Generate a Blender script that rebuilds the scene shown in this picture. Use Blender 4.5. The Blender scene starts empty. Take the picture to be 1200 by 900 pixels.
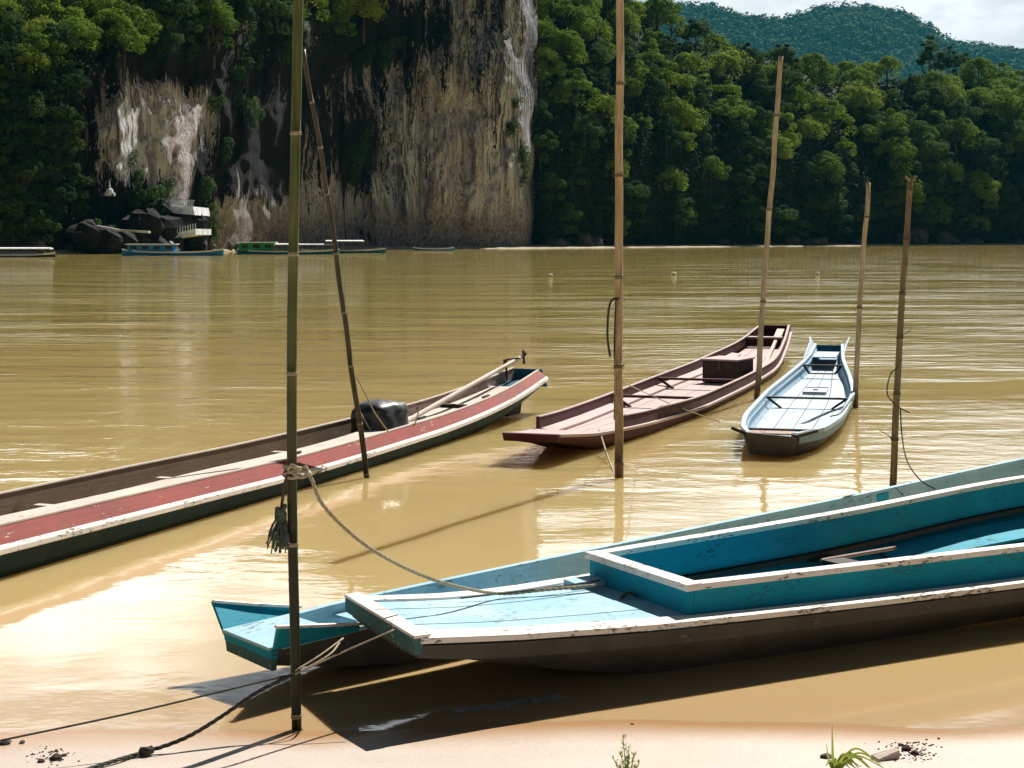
import bpy, math, random
from mathutils import Vector, Matrix, noise
R = math.radians
sc = bpy.context.scene
col = sc.collection
H, F, HZ = 2.1, 1900.0, 279.0        # eye height (m), focal length (px of a 1200 wide frame), horizon row

def W(px, py, z=0.0):
    """point of the plane at height z seen at photo pixel px,py"""
    Y = (H - z) * F / (py - HZ)
    return Vector(((px - 600) / F * Y, Y, z))
def V(px, py, Y):
    """point at distance Y seen at photo pixel"""
    return Vector(((px - 600) / F * Y, Y, H - (py - HZ) / F * Y))

# ------------------------------------------------------------------ helpers
def ip(keys):
    xs = [k[0] for k in keys]; ys = [k[1] for k in keys]; n = len(xs)
    m = []
    for i in range(n):
        if i == 0: m.append((ys[1]-ys[0])/(xs[1]-xs[0]))
        elif i == n-1: m.append((ys[-1]-ys[-2])/(xs[-1]-xs[-2]))
        else:
            a = (ys[i]-ys[i-1])/(xs[i]-xs[i-1]); b = (ys[i+1]-ys[i])/(xs[i+1]-xs[i])
            m.append(0 if a*b <= 0 else 2*a*b/(a+b))
    def f(x):
        if x <= xs[0]: return ys[0] + m[0]*(x-xs[0])*0.0
        if x >= xs[-1]: return ys[-1]
        for i in range(n-1):
            if x <= xs[i+1]:
                h = xs[i+1]-xs[i]; t = (x-xs[i])/h
                return ((2*t**3-3*t*t+1)*ys[i] + (t**3-2*t*t+t)*h*m[i] + (-2*t**3+3*t*t)*ys[i+1] + (t**3-t*t)*h*m[i+1])
    return f
def frange(a, b, n): return [a + (b-a)*i/(n-1) for i in range(n)]

class MB:
    def __init__(s): s.v = []; s.f = []; s.m = []
    def add(s, vs, fs, mi=0):
        o = len(s.v); s.v += [tuple(v) for v in vs]
        s.f += [tuple(i+o for i in f) for f in fs]; s.m += [mi]*len(fs)
    def hexa(s, p, mi=0):   # 8 points: bottom 0-3, top 4-7
        s.add(p, [(3,2,1,0),(4,5,6,7),(0,1,5,4),(1,2,6,5),(2,3,7,6),(3,0,4,7)], mi)
    def box(s, c, d, rz=0, mi=0, tilt=None, taper=1.0):
        M = Matrix.Rotation(rz, 3, 'Z')
        if tilt: M = M @ Matrix.Rotation(tilt[1], 3, tilt[0])
        c = Vector(c); q = []
        for k in (-1, 1):
            t = taper if k == 1 else 1
            for a, b in ((-1,-1),(1,-1),(1,1),(-1,1)):
                q.append(c + M @ Vector((a*d[0]/2*t, b*d[1]/2*t, k*d[2]/2)))
        s.hexa(q, mi)
    def beam(s, a, b, w, h, mi=0):
        a = Vector(a); b = Vector(b); d = (b-a).normalized()
        sd = d.cross(Vector((0,0,1)))
        if sd.length < 1e-3: sd = Vector((1,0,0))
        sd.normalize(); up = sd.cross(d)
        q = []
        for z in (-1, 1):
            for p, k in ((a,-1),(a,1),(b,1),(b,-1)):
                q.append(p + sd*k*w/2 + up*z*h/2)
        s.hexa(q, mi)
    def tube(s, pts, rad, n=8, mi=0, mfun=None, cap=True):
        pts = [Vector(p) for p in pts]; N = len(pts)
        if not hasattr(rad, '__len__'): rad = [rad]*N
        vs = []; prev = None
        for i, p in enumerate(pts):
            d = (pts[min(i+1,N-1)] - pts[max(i-1,0)]).normalized()
            if prev is None:
                a = d.cross(Vector((0,1,0.13)))
                if a.length < .05: a = d.cross(Vector((1,0,0)))
            else: a = prev - d*prev.dot(d)
            a.normalize(); prev = a; b = d.cross(a)
            for k in range(n):
                t = 2*math.pi*k/n
                vs.append(p + (a*math.cos(t) + b*math.sin(t))*rad[i])
        o = len(s.v); s.v += [tuple(v) for v in vs]
        for i in range(N-1):
            mm = mfun(i) if mfun else mi
            for k in range(n):
                k2 = (k+1) % n
                s.f.append((o+i*n+k, o+i*n+k2, o+(i+1)*n+k2, o+(i+1)*n+k)); s.m.append(mm)
        if cap:
            s.f.append(tuple(o+k for k in range(n))[::-1]); s.m.append(mi)
            s.f.append(tuple(o+(N-1)*n+k for k in range(n))); s.m.append(mi)
    def sweep(s, ss, prof, mi=0):
        """closed profile polygon [(n,z)...] swept along local x; end caps"""
        P = [prof(a) for a in ss]; n = len(P[0]); o = len(s.v)
        for a, pr in zip(ss, P):
            for (y, z) in pr: s.v.append((a, y, z))
        for i in range(len(ss)-1):
            for k in range(n):
                k2 = (k+1) % n
                s.f.append((o+i*n+k, o+(i+1)*n+k, o+(i+1)*n+k2, o+i*n+k2)); s.m.append(mi)
        s.f.append(tuple(o+k for k in range(n))); s.m.append(mi)
        s.f.append(tuple(o+(len(ss)-1)*n+k for k in range(n))[::-1]); s.m.append(mi)
    def shell(s, ss, prof, mi=0, mo=None):
        """profile returns (outer, inner) lists of the same length"""
        P = [prof(a) for a in ss]; n = len(P[0][0]); o = len(s.v); mo = mi if mo is None else mo
        for a, (ou, inn) in zip(ss, P):
            for (y, z) in ou: s.v.append((a, y, z))
            for (y, z) in inn: s.v.append((a, y, z))
        def q(a, b, c, d, m): s.f.append((a, b, c, d)); s.m.append(m)
        for i in range(len(ss)-1):
            A = o+i*2*n; B = A+2*n
            for k in range(n-1):
                q(A+k, B+k, B+k+1, A+k+1, mi); q(A+n+k+1, B+n+k+1, B+n+k, A+n+k, mo)
            q(A+n, B+n, B, A, mi); q(A+n-1, B+n-1, B+2*n-1, A+2*n-1, mi)
        for A in (o, o+(len(ss)-1)*2*n):
            for k in range(n-1): q(A+k, A+k+1, A+n+k+1, A+n+k, mi)
    def build(s, name, mats, parent=None, smooth=False, bevel=0):
        me = bpy.data.meshes.new(name); me.from_pydata(s.v, [], s.f)
        if not isinstance(mats, (list, tuple)): mats = [mats]
        for m in mats: me.materials.append(m)
        me.polygons.foreach_set('material_index', s.m)
        me.polygons.foreach_set('use_smooth', [smooth]*len(s.f))
        me.update()
        o = bpy.data.objects.new(name, me); col.objects.link(o)
        if parent: o.parent = parent
        if bevel:
            b = o.modifiers.new('bevel', 'BEVEL'); b.width = bevel; b.segments = 2; b.limit_method = 'ANGLE'
        return o
def tag(o, label=None, cat=None, group=None, kind=None):
    if label: o['label'] = label
    if cat: o['category'] = cat
    if group: o['group'] = group
    if kind: o['kind'] = kind
    return o
def empty(name, loc=(0,0,0), rz=0, label=None, cat=None, group=None, scale=1):
    o = bpy.data.objects.new(name, None); col.objects.link(o)
    o.location = loc; o.rotation_euler = (0,0,rz); o.scale = (scale,)*3; o.empty_display_size = .2
    return tag(o, label, cat, group)
def copy_tree(o, parent=None):
    c = o.copy(); col.objects.link(c); c.parent = parent
    for ch in [x for x in KIDS.get(o.name, [])]: copy_tree(ch, c)
    return c
KIDS = {}
def spline(pts, n=8):
    pts = [Vector(p) for p in pts]; out = []
    P = [pts[0]*2-pts[1]] + pts + [pts[-1]*2-pts[-2]]
    for i in range(1, len(P)-2):
        for k in range(n):
            t = k/n; a, b, c, d = P[i-1], P[i], P[i+1], P[i+2]
            out.append(.5*((2*b) + (c-a)*t + (2*a-5*b+4*c-d)*t*t + (3*b-a-3*c+d)*t**3))
    out.append(pts[-1]); return out

# ------------------------------------------------------------------ materials
def mat(name):
    m = bpy.data.materials.new(name); m.use_nodes = True
    nt = m.node_tree; b = nt.nodes['Principled BSDF']
    return m, nt, b
def N(nt, t, **kw):
    n = nt.nodes.new(t)
    for k, v in kw.items():
        if k.startswith('i_'):
            key = k[2:]; key = int(key) if key.isdigit() else key.replace('_', ' ')
            n.inputs[key].default_value = v
        else: setattr(n, k, v)
    return n
def L(nt, a, b): nt.links.new(a, b)
def coords(nt, scale=(1,1,1), kind='Object', loc=(0,0,0)):
    tc = N(nt, 'ShaderNodeTexCoord'); mp = N(nt, 'ShaderNodeMapping')
    mp.inputs['Scale'].default_value = scale; mp.inputs['Location'].default_value = loc
    L(nt, tc.outputs[kind], mp.inputs[0]); return mp.outputs[0]
def nz(nt, vec, scale, detail=4, rough=.55, dist=0.0):
    n = N(nt, 'ShaderNodeTexNoise'); n.inputs['Scale'].default_value = scale
    n.inputs['Detail'].default_value = detail; n.inputs['Roughness'].default_value = rough
    n.inputs['Distortion'].default_value = dist
    L(nt, vec, n.inputs['Vector']); return n.outputs['Fac']
def ramp(nt, fac, stops, interp='LINEAR'):
    r = N(nt, 'ShaderNodeValToRGB'); r.color_ramp.interpolation = interp
    e = r.color_ramp.elements
    while len(e) < len(stops): e.new(.5)
    for i, (p, c) in enumerate(stops):
        e[i].position = p
        e[i].color = (c, c, c, 1) if not hasattr(c, '__len__') else (*c, 1)
    L(nt, fac, r.inputs[0]); return r.outputs[0]
def mixc(nt, fac, a, b, mode='MIX'):
    m = N(nt, 'ShaderNodeMix'); m.data_type = 'RGBA'; m.blend_type = mode
    if hasattr(fac, 'is_linked'): L(nt, fac, m.inputs[0])
    else: m.inputs[0].default_value = fac
    for s_, i in ((a, 6), (b, 7)):
        if hasattr(s_, 'is_linked'): L(nt, s_, m.inputs[i])
        else: m.inputs[i].default_value = (*s_, 1) if hasattr(s_, '__len__') else (s_, s_, s_, 1)
    return m.outputs[2]
def math_(nt, op, a, b=0.0):
    m = N(nt, 'ShaderNodeMath', operation=op)
    for s_, i in ((a, 0), (b, 1)):
        if hasattr(s_, 'is_linked'): L(nt, s_, m.inputs[i])
        else: m.inputs[i].default_value = s_
    return m.outputs[0]
def bump(nt, b, h, dist=.01, strength=1.0):
    bp = N(nt, 'ShaderNodeBump'); bp.inputs['Distance'].default_value = dist; bp.inputs['Strength'].default_value = strength
    L(nt, h, bp.inputs['Height']); L(nt, bp.outputs[0], b.inputs['Normal'])

def paint(name, c, wood=(.16,.11,.075), wear=.5, dirt=.5, rough=.65, c2=None, cs=1.0):
    """old paint on planks: grain along local x, chips down to wood, grime"""
    m, nt, b = mat(name)
    v = coords(nt); vg = coords(nt, (1.2, 14, 14))
    g = nz(nt, vg, 3, 6, .65); big = nz(nt, v, 2.3, 5, .6); chip = nz(nt, coords(nt, (4*cs, 13*cs, 13*cs)), 3.1, 8, .72)
    c2 = c2 or tuple(x*.72 for x in c)
    base = mixc(nt, ramp(nt, big, [(.35, 0), (.7, 1)]), c, c2)
    base = mixc(nt, ramp(nt, g, [(.3, .35*dirt), (.62, 0)]), base, tuple(x*.45 for x in c))
    chip = math_(nt, 'ADD', chip, math_(nt, 'MULTIPLY', math_(nt, 'SUBTRACT', nz(nt, coords(nt, (1.4,3,3), loc=(6,2,1)), 2.2, 4, .6), .5), .55))
    th = .77 - .20*wear
    cm = ramp(nt, chip, [(th-.015, 0), (th+.02, 1)])
    base = mixc(nt, cm, base, wood)
    gr = nz(nt, coords(nt, (3, 3, 3), loc=(3,1,7)), 2.0, 7, .7)
    base = mixc(nt, ramp(nt, gr, [(.52, 0), (.8, .55*dirt)]), base, (.12,.09,.06))
    L(nt, base, b.inputs['Base Color']); b.inputs['Roughness'].default_value = rough
    b.inputs['Specular IOR Level'].default_value = .12
    hh = math_(nt, 'ADD', math_(nt, 'MULTIPLY', g, .6), math_(nt, 'MULTIPLY', cm, -.6))
    bump(nt, b, hh, .004, .9)
    return m
def plain(name, c, rough=.7, var=.25, scale=8, spec=.3, bd=.003, metal=0, stretch=(1,1,1)):
    m, nt, b = mat(name)
    f = nz(nt, coords(nt, stretch), scale, 6, .6)
    L(nt, mixc(nt, ramp(nt, f, [(.3, 0), (.7, 1)]), tuple(x*(1-var) for x in c), tuple(min(1, x*(1+var)) for x in c)), b.inputs['Base Color'])
    b.inputs['Roughness'].default_value = rough; b.inputs['Specular IOR Level'].default_value = spec
    b.inputs['Metallic'].default_value = metal
    if bd: bump(nt, b, f, bd)
    return m

M = {}
M['teal']   = paint('teal_paint', (.008,.31,.43), wear=.68, dirt=.45, cs=1.6, c2=(.006,.24,.34), wood=(.09,.2,.22))
M['teal2']  = paint('teal_paint_inner', (.012,.36,.50), wear=.68, dirt=.6, cs=1.4, c2=(.01,.29,.42), wood=(.12,.2,.2))
M['pale']   = paint('pale_blue_paint', (.42,.59,.66), wear=.66, dirt=.6, cs=1.5, c2=(.27,.49,.60), wood=(.24,.27,.26))
M['white']  = paint('white_paint', (.86,.81,.76), wear=.8, dirt=.45, cs=1.8, c2=(.76,.71,.67), wood=(.2,.16,.13))
M['hulldk'] = paint('weathered_hull', (.115,.105,.09), wear=.6, dirt=.9, c2=(.055,.06,.055), wood=(.17,.14,.11))
M['nosing'] = paint('green_nosing', (.06,.16,.15), wear=.75, dirt=.9, cs=1.1, wood=(.42,.40,.36), c2=(.05,.11,.1))
M['navy']   = paint('dark_blue_green_hull', (.02,.045,.05), wear=.3, dirt=.6, wood=(.1,.1,.09))
M['red']    = paint('red_paint', (.28,.035,.024), wear=.66, dirt=1.0, cs=.8, c2=(.19,.025,.02), wood=(.42,.26,.2))
M['cream']  = paint('bare_cream_plank', (.62,.54,.47), wear=.5, dirt=.6, c2=(.52,.45,.39), wood=(.25,.19,.14))
M['woodbr'] = paint('old_brown_plank', (.26,.19,.14), wear=.6, dirt=.9, c2=(.19,.14,.1), wood=(.1,.07,.05))
M['woodred']= paint('faded_red_plank', (.46,.33,.29), wear=.8, dirt=.7, c2=(.36,.24,.2), wood=(.3,.06,.05))
M['maroon'] = paint('maroon_paint', (.085,.026,.028), wear=.3, dirt=.7, c2=(.06,.022,.024), wood=(.28,.2,.18))
M['maroont']= paint('maroon_side_paint', (.11,.05,.05), wear=.6, dirt=.8, c2=(.08,.04,.04), wood=(.4,.31,.29))
M['pink']   = paint('faded_pink_floor', (.55,.43,.41), wear=.35, dirt=.45, c2=(.45,.34,.33), wood=(.28,.17,.16))
M['offw']   = paint('pale_worn_white', (.50,.57,.62), wear=.65, dirt=.55, cs=1.3, c2=(.38,.47,.55), wood=(.4,.42,.42))
M['iceblue']= paint('ice_blue_paint', (.30,.43,.54), wear=.7, dirt=.5, cs=1.4, c2=(.23,.36,.48), wood=(.24,.27,.29))
M['dkwood'] = plain('dark_wood', (.035,.028,.024), .7, .4, 12, stretch=(1,6,6))
M['bluein'] = paint('locker_blue', (.02,.14,.22), wear=.2, dirt=.6)
M['tarp']   = plain('black_plastic', (.012,.013,.015), .42, .3, 4, spec=.6, bd=.006)
M['rope']   = plain('pale_rope', (.34,.29,.2), .9, .5, 160, bd=.002)
M['ropedk'] = plain('dark_rope', (.06,.055,.045), .9, .5, 120, bd=.002)
M['fray']   = plain('frayed_green_rope', (.07,.095,.07), .9, .6, 90, bd=.002)
M['metal']  = plain('rusty_metal', (.1,.07,.05), .5, .4, 30, metal=.6)
M['bark']   = plain('tree_bark', (.06,.05,.04), .9, .4, 2, bd=.03)
M['rock']   = plain('grey_rock', (.07,.065,.06), .9, .45, 1.1, bd=.12)

def bamboo(name, c1, c2, dark, zlow, ringc):
    m, nt, b = mat(name)
    tc = N(nt, 'ShaderNodeTexCoord'); sep = N(nt, 'ShaderNodeSeparateXYZ'); L(nt, tc.outputs['Object'], sep.inputs[0])
    g = nz(nt, coords(nt, (30,30,2.2)), 2, 6, .65); bl = nz(nt, coords(nt, (3,3,1.2)), 2.2, 5, .6)
    base = mixc(nt, ramp(nt, bl, [(.38, 0), (.62, 1)]), c1, c2)
    base = mixc(nt, ramp(nt, g, [(.35, .6), (.6, 0)]), base, dark)
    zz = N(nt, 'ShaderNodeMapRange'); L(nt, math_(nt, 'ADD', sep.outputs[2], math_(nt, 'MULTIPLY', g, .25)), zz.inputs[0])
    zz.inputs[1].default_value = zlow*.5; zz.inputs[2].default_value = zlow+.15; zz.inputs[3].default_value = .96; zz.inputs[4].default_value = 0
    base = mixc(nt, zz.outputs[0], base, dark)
    L(nt, base, b.inputs['Base Color']); b.inputs['Roughness'].default_value = .5; b.inputs['Specular IOR Level'].default_value = .3
    bump(nt, b, g, .002)
    r = plain(name+'_node', ringc, .7, .35, 60)
    return [m, r]
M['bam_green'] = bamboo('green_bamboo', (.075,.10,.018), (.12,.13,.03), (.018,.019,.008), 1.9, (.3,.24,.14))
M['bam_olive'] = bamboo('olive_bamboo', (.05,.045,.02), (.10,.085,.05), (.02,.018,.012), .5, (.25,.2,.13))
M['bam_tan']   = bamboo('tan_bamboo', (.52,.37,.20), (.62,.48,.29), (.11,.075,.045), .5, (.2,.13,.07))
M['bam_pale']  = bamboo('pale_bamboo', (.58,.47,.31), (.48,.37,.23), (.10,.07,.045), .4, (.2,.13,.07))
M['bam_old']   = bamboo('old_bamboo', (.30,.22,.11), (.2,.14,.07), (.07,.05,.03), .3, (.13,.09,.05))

# water: turbid brown with thin ripples
def water_mat():
    m, nt, b = mat('muddy_river_water')
    tc = N(nt, 'ShaderNodeTexCoord'); sep = N(nt, 'ShaderNodeSeparateXYZ'); L(nt, tc.outputs['Object'], sep.inputs[0])
    big = nz(nt, coords(nt, (.05,.12,1)), 1, 3, .5)
    c = mixc(nt, ramp(nt, big, [(.35, 0), (.65, 1)]), (.375,.292,.09), (.435,.342,.115))
    # river gets greener/deeper away from the shallows, orange mud in the shallows
    far = N(nt, 'ShaderNodeMapRange'); L(nt, sep.outputs[1], far.inputs[0])
    far.inputs[1].default_value = 9; far.inputs[2].default_value = 45; far.clamp = True
    c = mixc(nt, far.outputs[0], (.47,.345,.155), c)
    sh = N(nt, 'ShaderNodeMapRange'); L(nt, math_(nt, 'ADD', sep.outputs[1], math_(nt, 'MULTIPLY', nz(nt, coords(nt, (.6,1.2,1)), 1, 3), .8)), sh.inputs[0])
    sh.inputs[1].default_value = 7.3; sh.inputs[2].default_value = 9.0; sh.clamp = True
    c = mixc(nt, sh.outputs[0], (.40,.27,.145), c)
    L(nt, c, b.inputs['Base Color']); b.inputs['Roughness'].default_value = .04; b.inputs['IOR'].default_value = 1.333
    b.subsurface_method = 'BURLEY'; b.inputs['Subsurface Weight'].default_value = .85; b.inputs['Subsurface Radius'].default_value = (1,.7,.35); ssc = N(nt, 'ShaderNodeMapRange'); ssc.clamp = True; L(nt, sep.outputs[1], ssc.inputs[0]); ssc.inputs[1].default_value = 8; ssc.inputs[2].default_value = 12; ssc.inputs[3].default_value = .05; ssc.inputs[4].default_value = .6; L(nt, ssc.outputs[0], b.inputs['Subsurface Scale'])
    w1 = nz(nt, coords(nt, (.5,1.0,1)), .75, 3, .5, .6)
    w2 = nz(nt, coords(nt, (.62,1.0,1), loc=(5,3,0)), 2.6, 3, .5, .4)
    w3 = nz(nt, coords(nt, (.8,1.3,1), loc=(9,2,0)), 11, 2, .5, .2)
    calm = ramp(nt, nz(nt, coords(nt, (.10,.22,1), loc=(2,8,0)), 1.0, 3, .55), [(.36, .12), (.62, 1)])
    # shallows are sheltered and smooth
    h = math_(nt, 'ADD', math_(nt, 'MULTIPLY', w1, .055), math_(nt, 'MULTIPLY', w2, .030))
    h = math_(nt, 'ADD', h, math_(nt, 'MULTIPLY', w3, .007))
    depth = N(nt, 'ShaderNodeMapRange'); L(nt, sep.outputs[1], depth.inputs[0]); depth.clamp = True
    depth.inputs[1].default_value = 8; depth.inputs[2].default_value = 38; depth.inputs[3].default_value = .14; depth.inputs[4].default_value = 1
    h = math_(nt, 'MULTIPLY', math_(nt, 'MULTIPLY', h, calm), depth.outputs[0])
    bump(nt, b, h, 1.0, 1.0)
    return m
M['water'] = water_mat()

def sand_mat():
    m, nt, b = mat('river_sand')
    tc = N(nt, 'ShaderNodeTexCoord'); sep = N(nt, 'ShaderNodeSeparateXYZ'); L(nt, tc.outputs['Object'], sep.inputs[0])
    n1 = nz(nt, coords(nt, (1,1,1)), 2.2, 5, .55); n2 = nz(nt, coords(nt), 90, 4, .7)
    c = mixc(nt, ramp(nt, n1, [(.3, 0), (.7, 1)]), (.46,.385,.33), (.52,.445,.385))
    c = mixc(nt, ramp(nt, n2, [(.42, .35), (.55, 0)]), c, (.36,.27,.21))
    wet = N(nt, 'ShaderNodeMapRange'); wet.clamp = True
    L(nt, math_(nt, 'ADD', sep.outputs[2], math_(nt, 'MULTIPLY', n1, .006)), wet.inputs[0])
    wet.inputs[1].default_value = .006; wet.inputs[2].default_value = .022
    c = mixc(nt, wet.outputs[0], (.40,.235,.115), c)
    L(nt, c, b.inputs['Base Color'])
    rr = N(nt, 'ShaderNodeMapRange'); L(nt, wet.outputs[0], rr.inputs[0]); rr.inputs[3].default_value = .18; rr.inputs[4].default_value = .62
    L(nt, rr.outputs[0], b.inputs['Roughness']); b.inputs['Specular IOR Level'].default_value = .35
    bump(nt, b, math_(nt, 'ADD', n1, math_(nt, 'MULTIPLY', n2, .08)), .012)
    return m
M['sand'] = sand_mat()
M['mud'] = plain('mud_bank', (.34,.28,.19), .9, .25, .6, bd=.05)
M['bed'] = plain('river_bed', (.2,.14,.08), .9, .2, .3, bd=0)

def leaf_mat(name, c, c2, tr=.35):
    m, nt, b = mat(name)
    oi = N(nt, 'ShaderNodeObjectInfo')
    n1 = nz(nt, coords(nt), .55, 3, .6)
    f = math_(nt, 'ADD', math_(nt, 'MULTIPLY', oi.outputs['Random'], .5), math_(nt, 'MULTIPLY', n1, .5))
    cc = mixc(nt, ramp(nt, f, [(.25, 0), (.75, 1)]), c, c2)
    L(nt, cc, b.inputs['Base Color']); b.inputs['Roughness'].default_value = .8; b.inputs['Specular IOR Level'].default_value = .05
    t = N(nt, 'ShaderNodeBsdfTranslucent'); L(nt, cc, t.inputs[0])
    mx = N(nt, 'ShaderNodeMixShader'); mx.inputs[0].default_value = tr
    L(nt, b.outputs[0], mx.inputs[1]); L(nt, t.outputs[0], mx.inputs[2])
    L(nt, mx.outputs[0], nt.nodes['Material Output'].inputs[0])
    return m
M['leafA'] = leaf_mat('leaf_mid_green', (.11,.20,.022), (.21,.30,.035))
M['leafB'] = leaf_mat('leaf_yellow_green', (.17,.26,.03), (.28,.36,.045))
M['leafC'] = leaf_mat('leaf_dark_green', (.03,.065,.018), (.075,.13,.03))
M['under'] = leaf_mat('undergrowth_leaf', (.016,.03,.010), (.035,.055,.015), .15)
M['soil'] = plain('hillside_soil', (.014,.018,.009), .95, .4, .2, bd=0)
M['farleaf'] = leaf_mat('far_leaf', (.04,.10,.035), (.11,.18,.05), .2)
M['grassleaf'] = leaf_mat('grass_blade', (.28,.36,.06), (.42,.44,.12), .3)

def cliff_mat():
    m, nt, b = mat('limestone_cliff')
    v = coords(nt, (.34,.34,.03)); v2 = coords(nt, (1.15,1.15,.085), loc=(4,0,2)); v3 = coords(nt, (.11,.11,.07))
    s1 = nz(nt, v, 1, 6, .65, .5); s2 = nz(nt, v2, 1, 7, .7, .4); s3 = nz(nt, v3, 1, 5, .6, .5); f = nz(nt, coords(nt), 1.3, 8, .75)
    at = N(nt, 'ShaderNodeAttribute'); at.attribute_name = 'stain'
    wm = N(nt, 'ShaderNodeAttribute'); wm.attribute_name = 'warm'
    base = mixc(nt, wm.outputs['Fac'], ramp(nt, s2, [(.40, (.07,.07,.08)), (.46, (.34,.335,.39)), (.55, (.74,.74,.79))]),
                ramp(nt, f, [(.34, (.17,.14,.145)), (.48, (.50,.42,.43)), (.58, (.82,.75,.77))]))
    # white calcite runs
    base = mixc(nt, ramp(nt, math_(nt, 'MULTIPLY', s1, s2), [(.25, 0), (.29, .95)]), base, (.88,.87,.85))
    # rust runs
    base = mixc(nt, ramp(nt, nz(nt, coords(nt, (.8,.8,.06), loc=(11,3,5)), 1, 5, .6), [(.56, 0), (.66, .5)]), base, (.20,.115,.075))
    # black algae runs: threshold driven by the stain map
    k = math_(nt, 'ADD', math_(nt, 'MULTIPLY', s2, .75), math_(nt, 'MULTIPLY', s1, .6))
    k = math_(nt, 'ADD', k, math_(nt, 'MULTIPLY', math_(nt, 'ADD', s3, f), .3))
    k = math_(nt, 'ADD', k, math_(nt, 'MULTIPLY', math_(nt, 'SUBTRACT', at.outputs['Fac'], .5), .42))
    s5 = nz(nt, coords(nt, (3.2,3.2,.16), loc=(1,9,4)), 1, 6, .7)
    k = math_(nt, 'ADD', k, math_(nt, 'MULTIPLY', math_(nt, 'SUBTRACT', s5, .5), .5))
    geo = N(nt, 'ShaderNodeSeparateXYZ'); L(nt, coords(nt), geo.inputs[0])
    fz = N(nt, 'ShaderNodeMapRange'); fz.clamp = True; L(nt, math_(nt, 'ADD', geo.outputs[2], math_(nt, 'MULTIPLY', s3, 8)), fz.inputs[0])
    fz.inputs[1].default_value = 8; fz.inputs[2].default_value = 13
    base = mixc(nt, fz.outputs[0], ramp(nt, f, [(.36, (.12,.105,.105)), (.5, (.33,.285,.285)), (.62, (.52,.46,.46))]), base)
    k = math_(nt, 'SUBTRACT', k, math_(nt, 'MULTIPLY', math_(nt, 'SUBTRACT', 1.0, fz.outputs[0]), .12))
    base = mixc(nt, ramp(nt, math_(nt, 'SUBTRACT', k, .4), [(.535, 0), (.56, 1)]), base, (.012,.012,.013))
    L(nt, base, b.inputs['Base Color']); b.inputs['Roughness'].default_value = .9; b.inputs['Specular IOR Level'].default_value = .15
    bump(nt, b, math_(nt, 'ADD', math_(nt, 'MULTIPLY', s2, 1.4), f), 1.3)
    return m
M['cliff'] = cliff_mat()

# ------------------------------------------------------------------ camera, light, sky
cam = bpy.data.cameras.new('camera'); co = bpy.data.objects.new('camera', cam); col.objects.link(co); sc.camera = co
co.location = (0, 0, H); co.rotation_euler = (R(90), 0, 0)
cam.sensor_width = 36; cam.lens = F/1200*36; cam.shift_y = -(450-HZ)/1200; cam.clip_start = .1; cam.clip_end = 12000
SUN_EL, SUN_AZ = R(46), R(28)
sd = Vector((math.sin(SUN_AZ)*math.cos(SUN_EL), math.cos(SUN_AZ)*math.cos(SUN_EL), math.sin(SUN_EL)))
sl = bpy.data.lights.new('sun', 'SUN'); sl.energy = 5.0; sl.angle = R(.53); sl.color = (1, .95, .87)
so = bpy.data.objects.new('sun', sl); col.objects.link(so); so.rotation_euler = sd.to_track_quat('Z', 'Y').to_euler(); so.location = (0, 0, 60)
w = bpy.data.worlds.new('World'); sc.world = w; w.use_nodes = True; nt = w.node_tree
bg = nt.nodes['Background']; bg.inputs[1].default_value = .08
sky = N(nt, 'ShaderNodeTexSky', sky_type='NISHITA', sun_disc=False, sun_elevation=SUN_EL, sun_rotation=SUN_AZ, air_density=1.0, dust_density=1.5, ozone_density=1.0)
tc = N(nt, 'ShaderNodeTexCoord'); sep = N(nt, 'ShaderNodeSeparateXYZ'); L(nt, tc.outputs['Generated'], sep.inputs[0])
mp = N(nt, 'ShaderNodeMapping'); mp.inputs['Scale'].default_value = (1, 1, 2.6); mp.inputs['Location'].default_value = (.3, .1, .05); L(nt, tc.outputs['Generated'], mp.inputs[0])
cn = nz(nt, mp.outputs[0], 3.2, 8, .58, .3)
mask = ramp(nt, cn, [(.40, 0), (.56, 1)])
shade = ramp(nt, nz(nt, mp.outputs[0], 6, 5, .6), [(.35, .72), (.65, 1)])
# unseen bright cloud band shaped for white glare on the water; overhead cloud dimmed
def mr(src, a, b, c, d):
    m_ = N(nt, 'ShaderNodeMapRange', interpolation_type='SMOOTHSTEP'); L(nt, src, m_.inputs[0]); m_.clamp = True
    for i_, v_ in zip((1, 2, 3, 4), (a, b, c, d)): m_.inputs[i_].default_value = v_
    return m_.outputs[0]
el = sep.outputs[2]
glare_band = math_(nt, 'MULTIPLY', mr(el, .145, .20, 0, 1), mr(el, .30, .42, 1, 0))
glare_band = math_(nt, 'MULTIPLY', glare_band, mr(sep.outputs[1], .84, .95, 0, 1))
cb = math_(nt, 'ADD', math_(nt, 'MULTIPLY', glare_band, 18), mr(sep.outputs[1], .45, .95, 1.2, 9.5))
cb = math_(nt, 'ADD', cb, mr(sep.outputs[1], -.9, -.1, 1.5, 0))  # cloud behind the camera brightened to fill the shaded cliff
cb = math_(nt, 'MULTIPLY', cb, mr(el, .34, .55, 1, .14))
cc = N(nt, 'ShaderNodeVectorMath', operation='SCALE'); cc.inputs[0].default_value = (.98, 1.0, 1.03); L(nt, math_(nt, 'MULTIPLY', cb, shade), cc.inputs['Scale'])
L(nt, mixc(nt, mask, mixc(nt, .7, sky.outputs[0], (0,0,0)), cc.outputs[0]), bg.inputs[0])
sc.view_settings.view_transform = 'Standard'; sc.view_settings.look = 'None'; sc.view_settings.exposure = .74
sc.view_settings.gamma = 1

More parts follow.
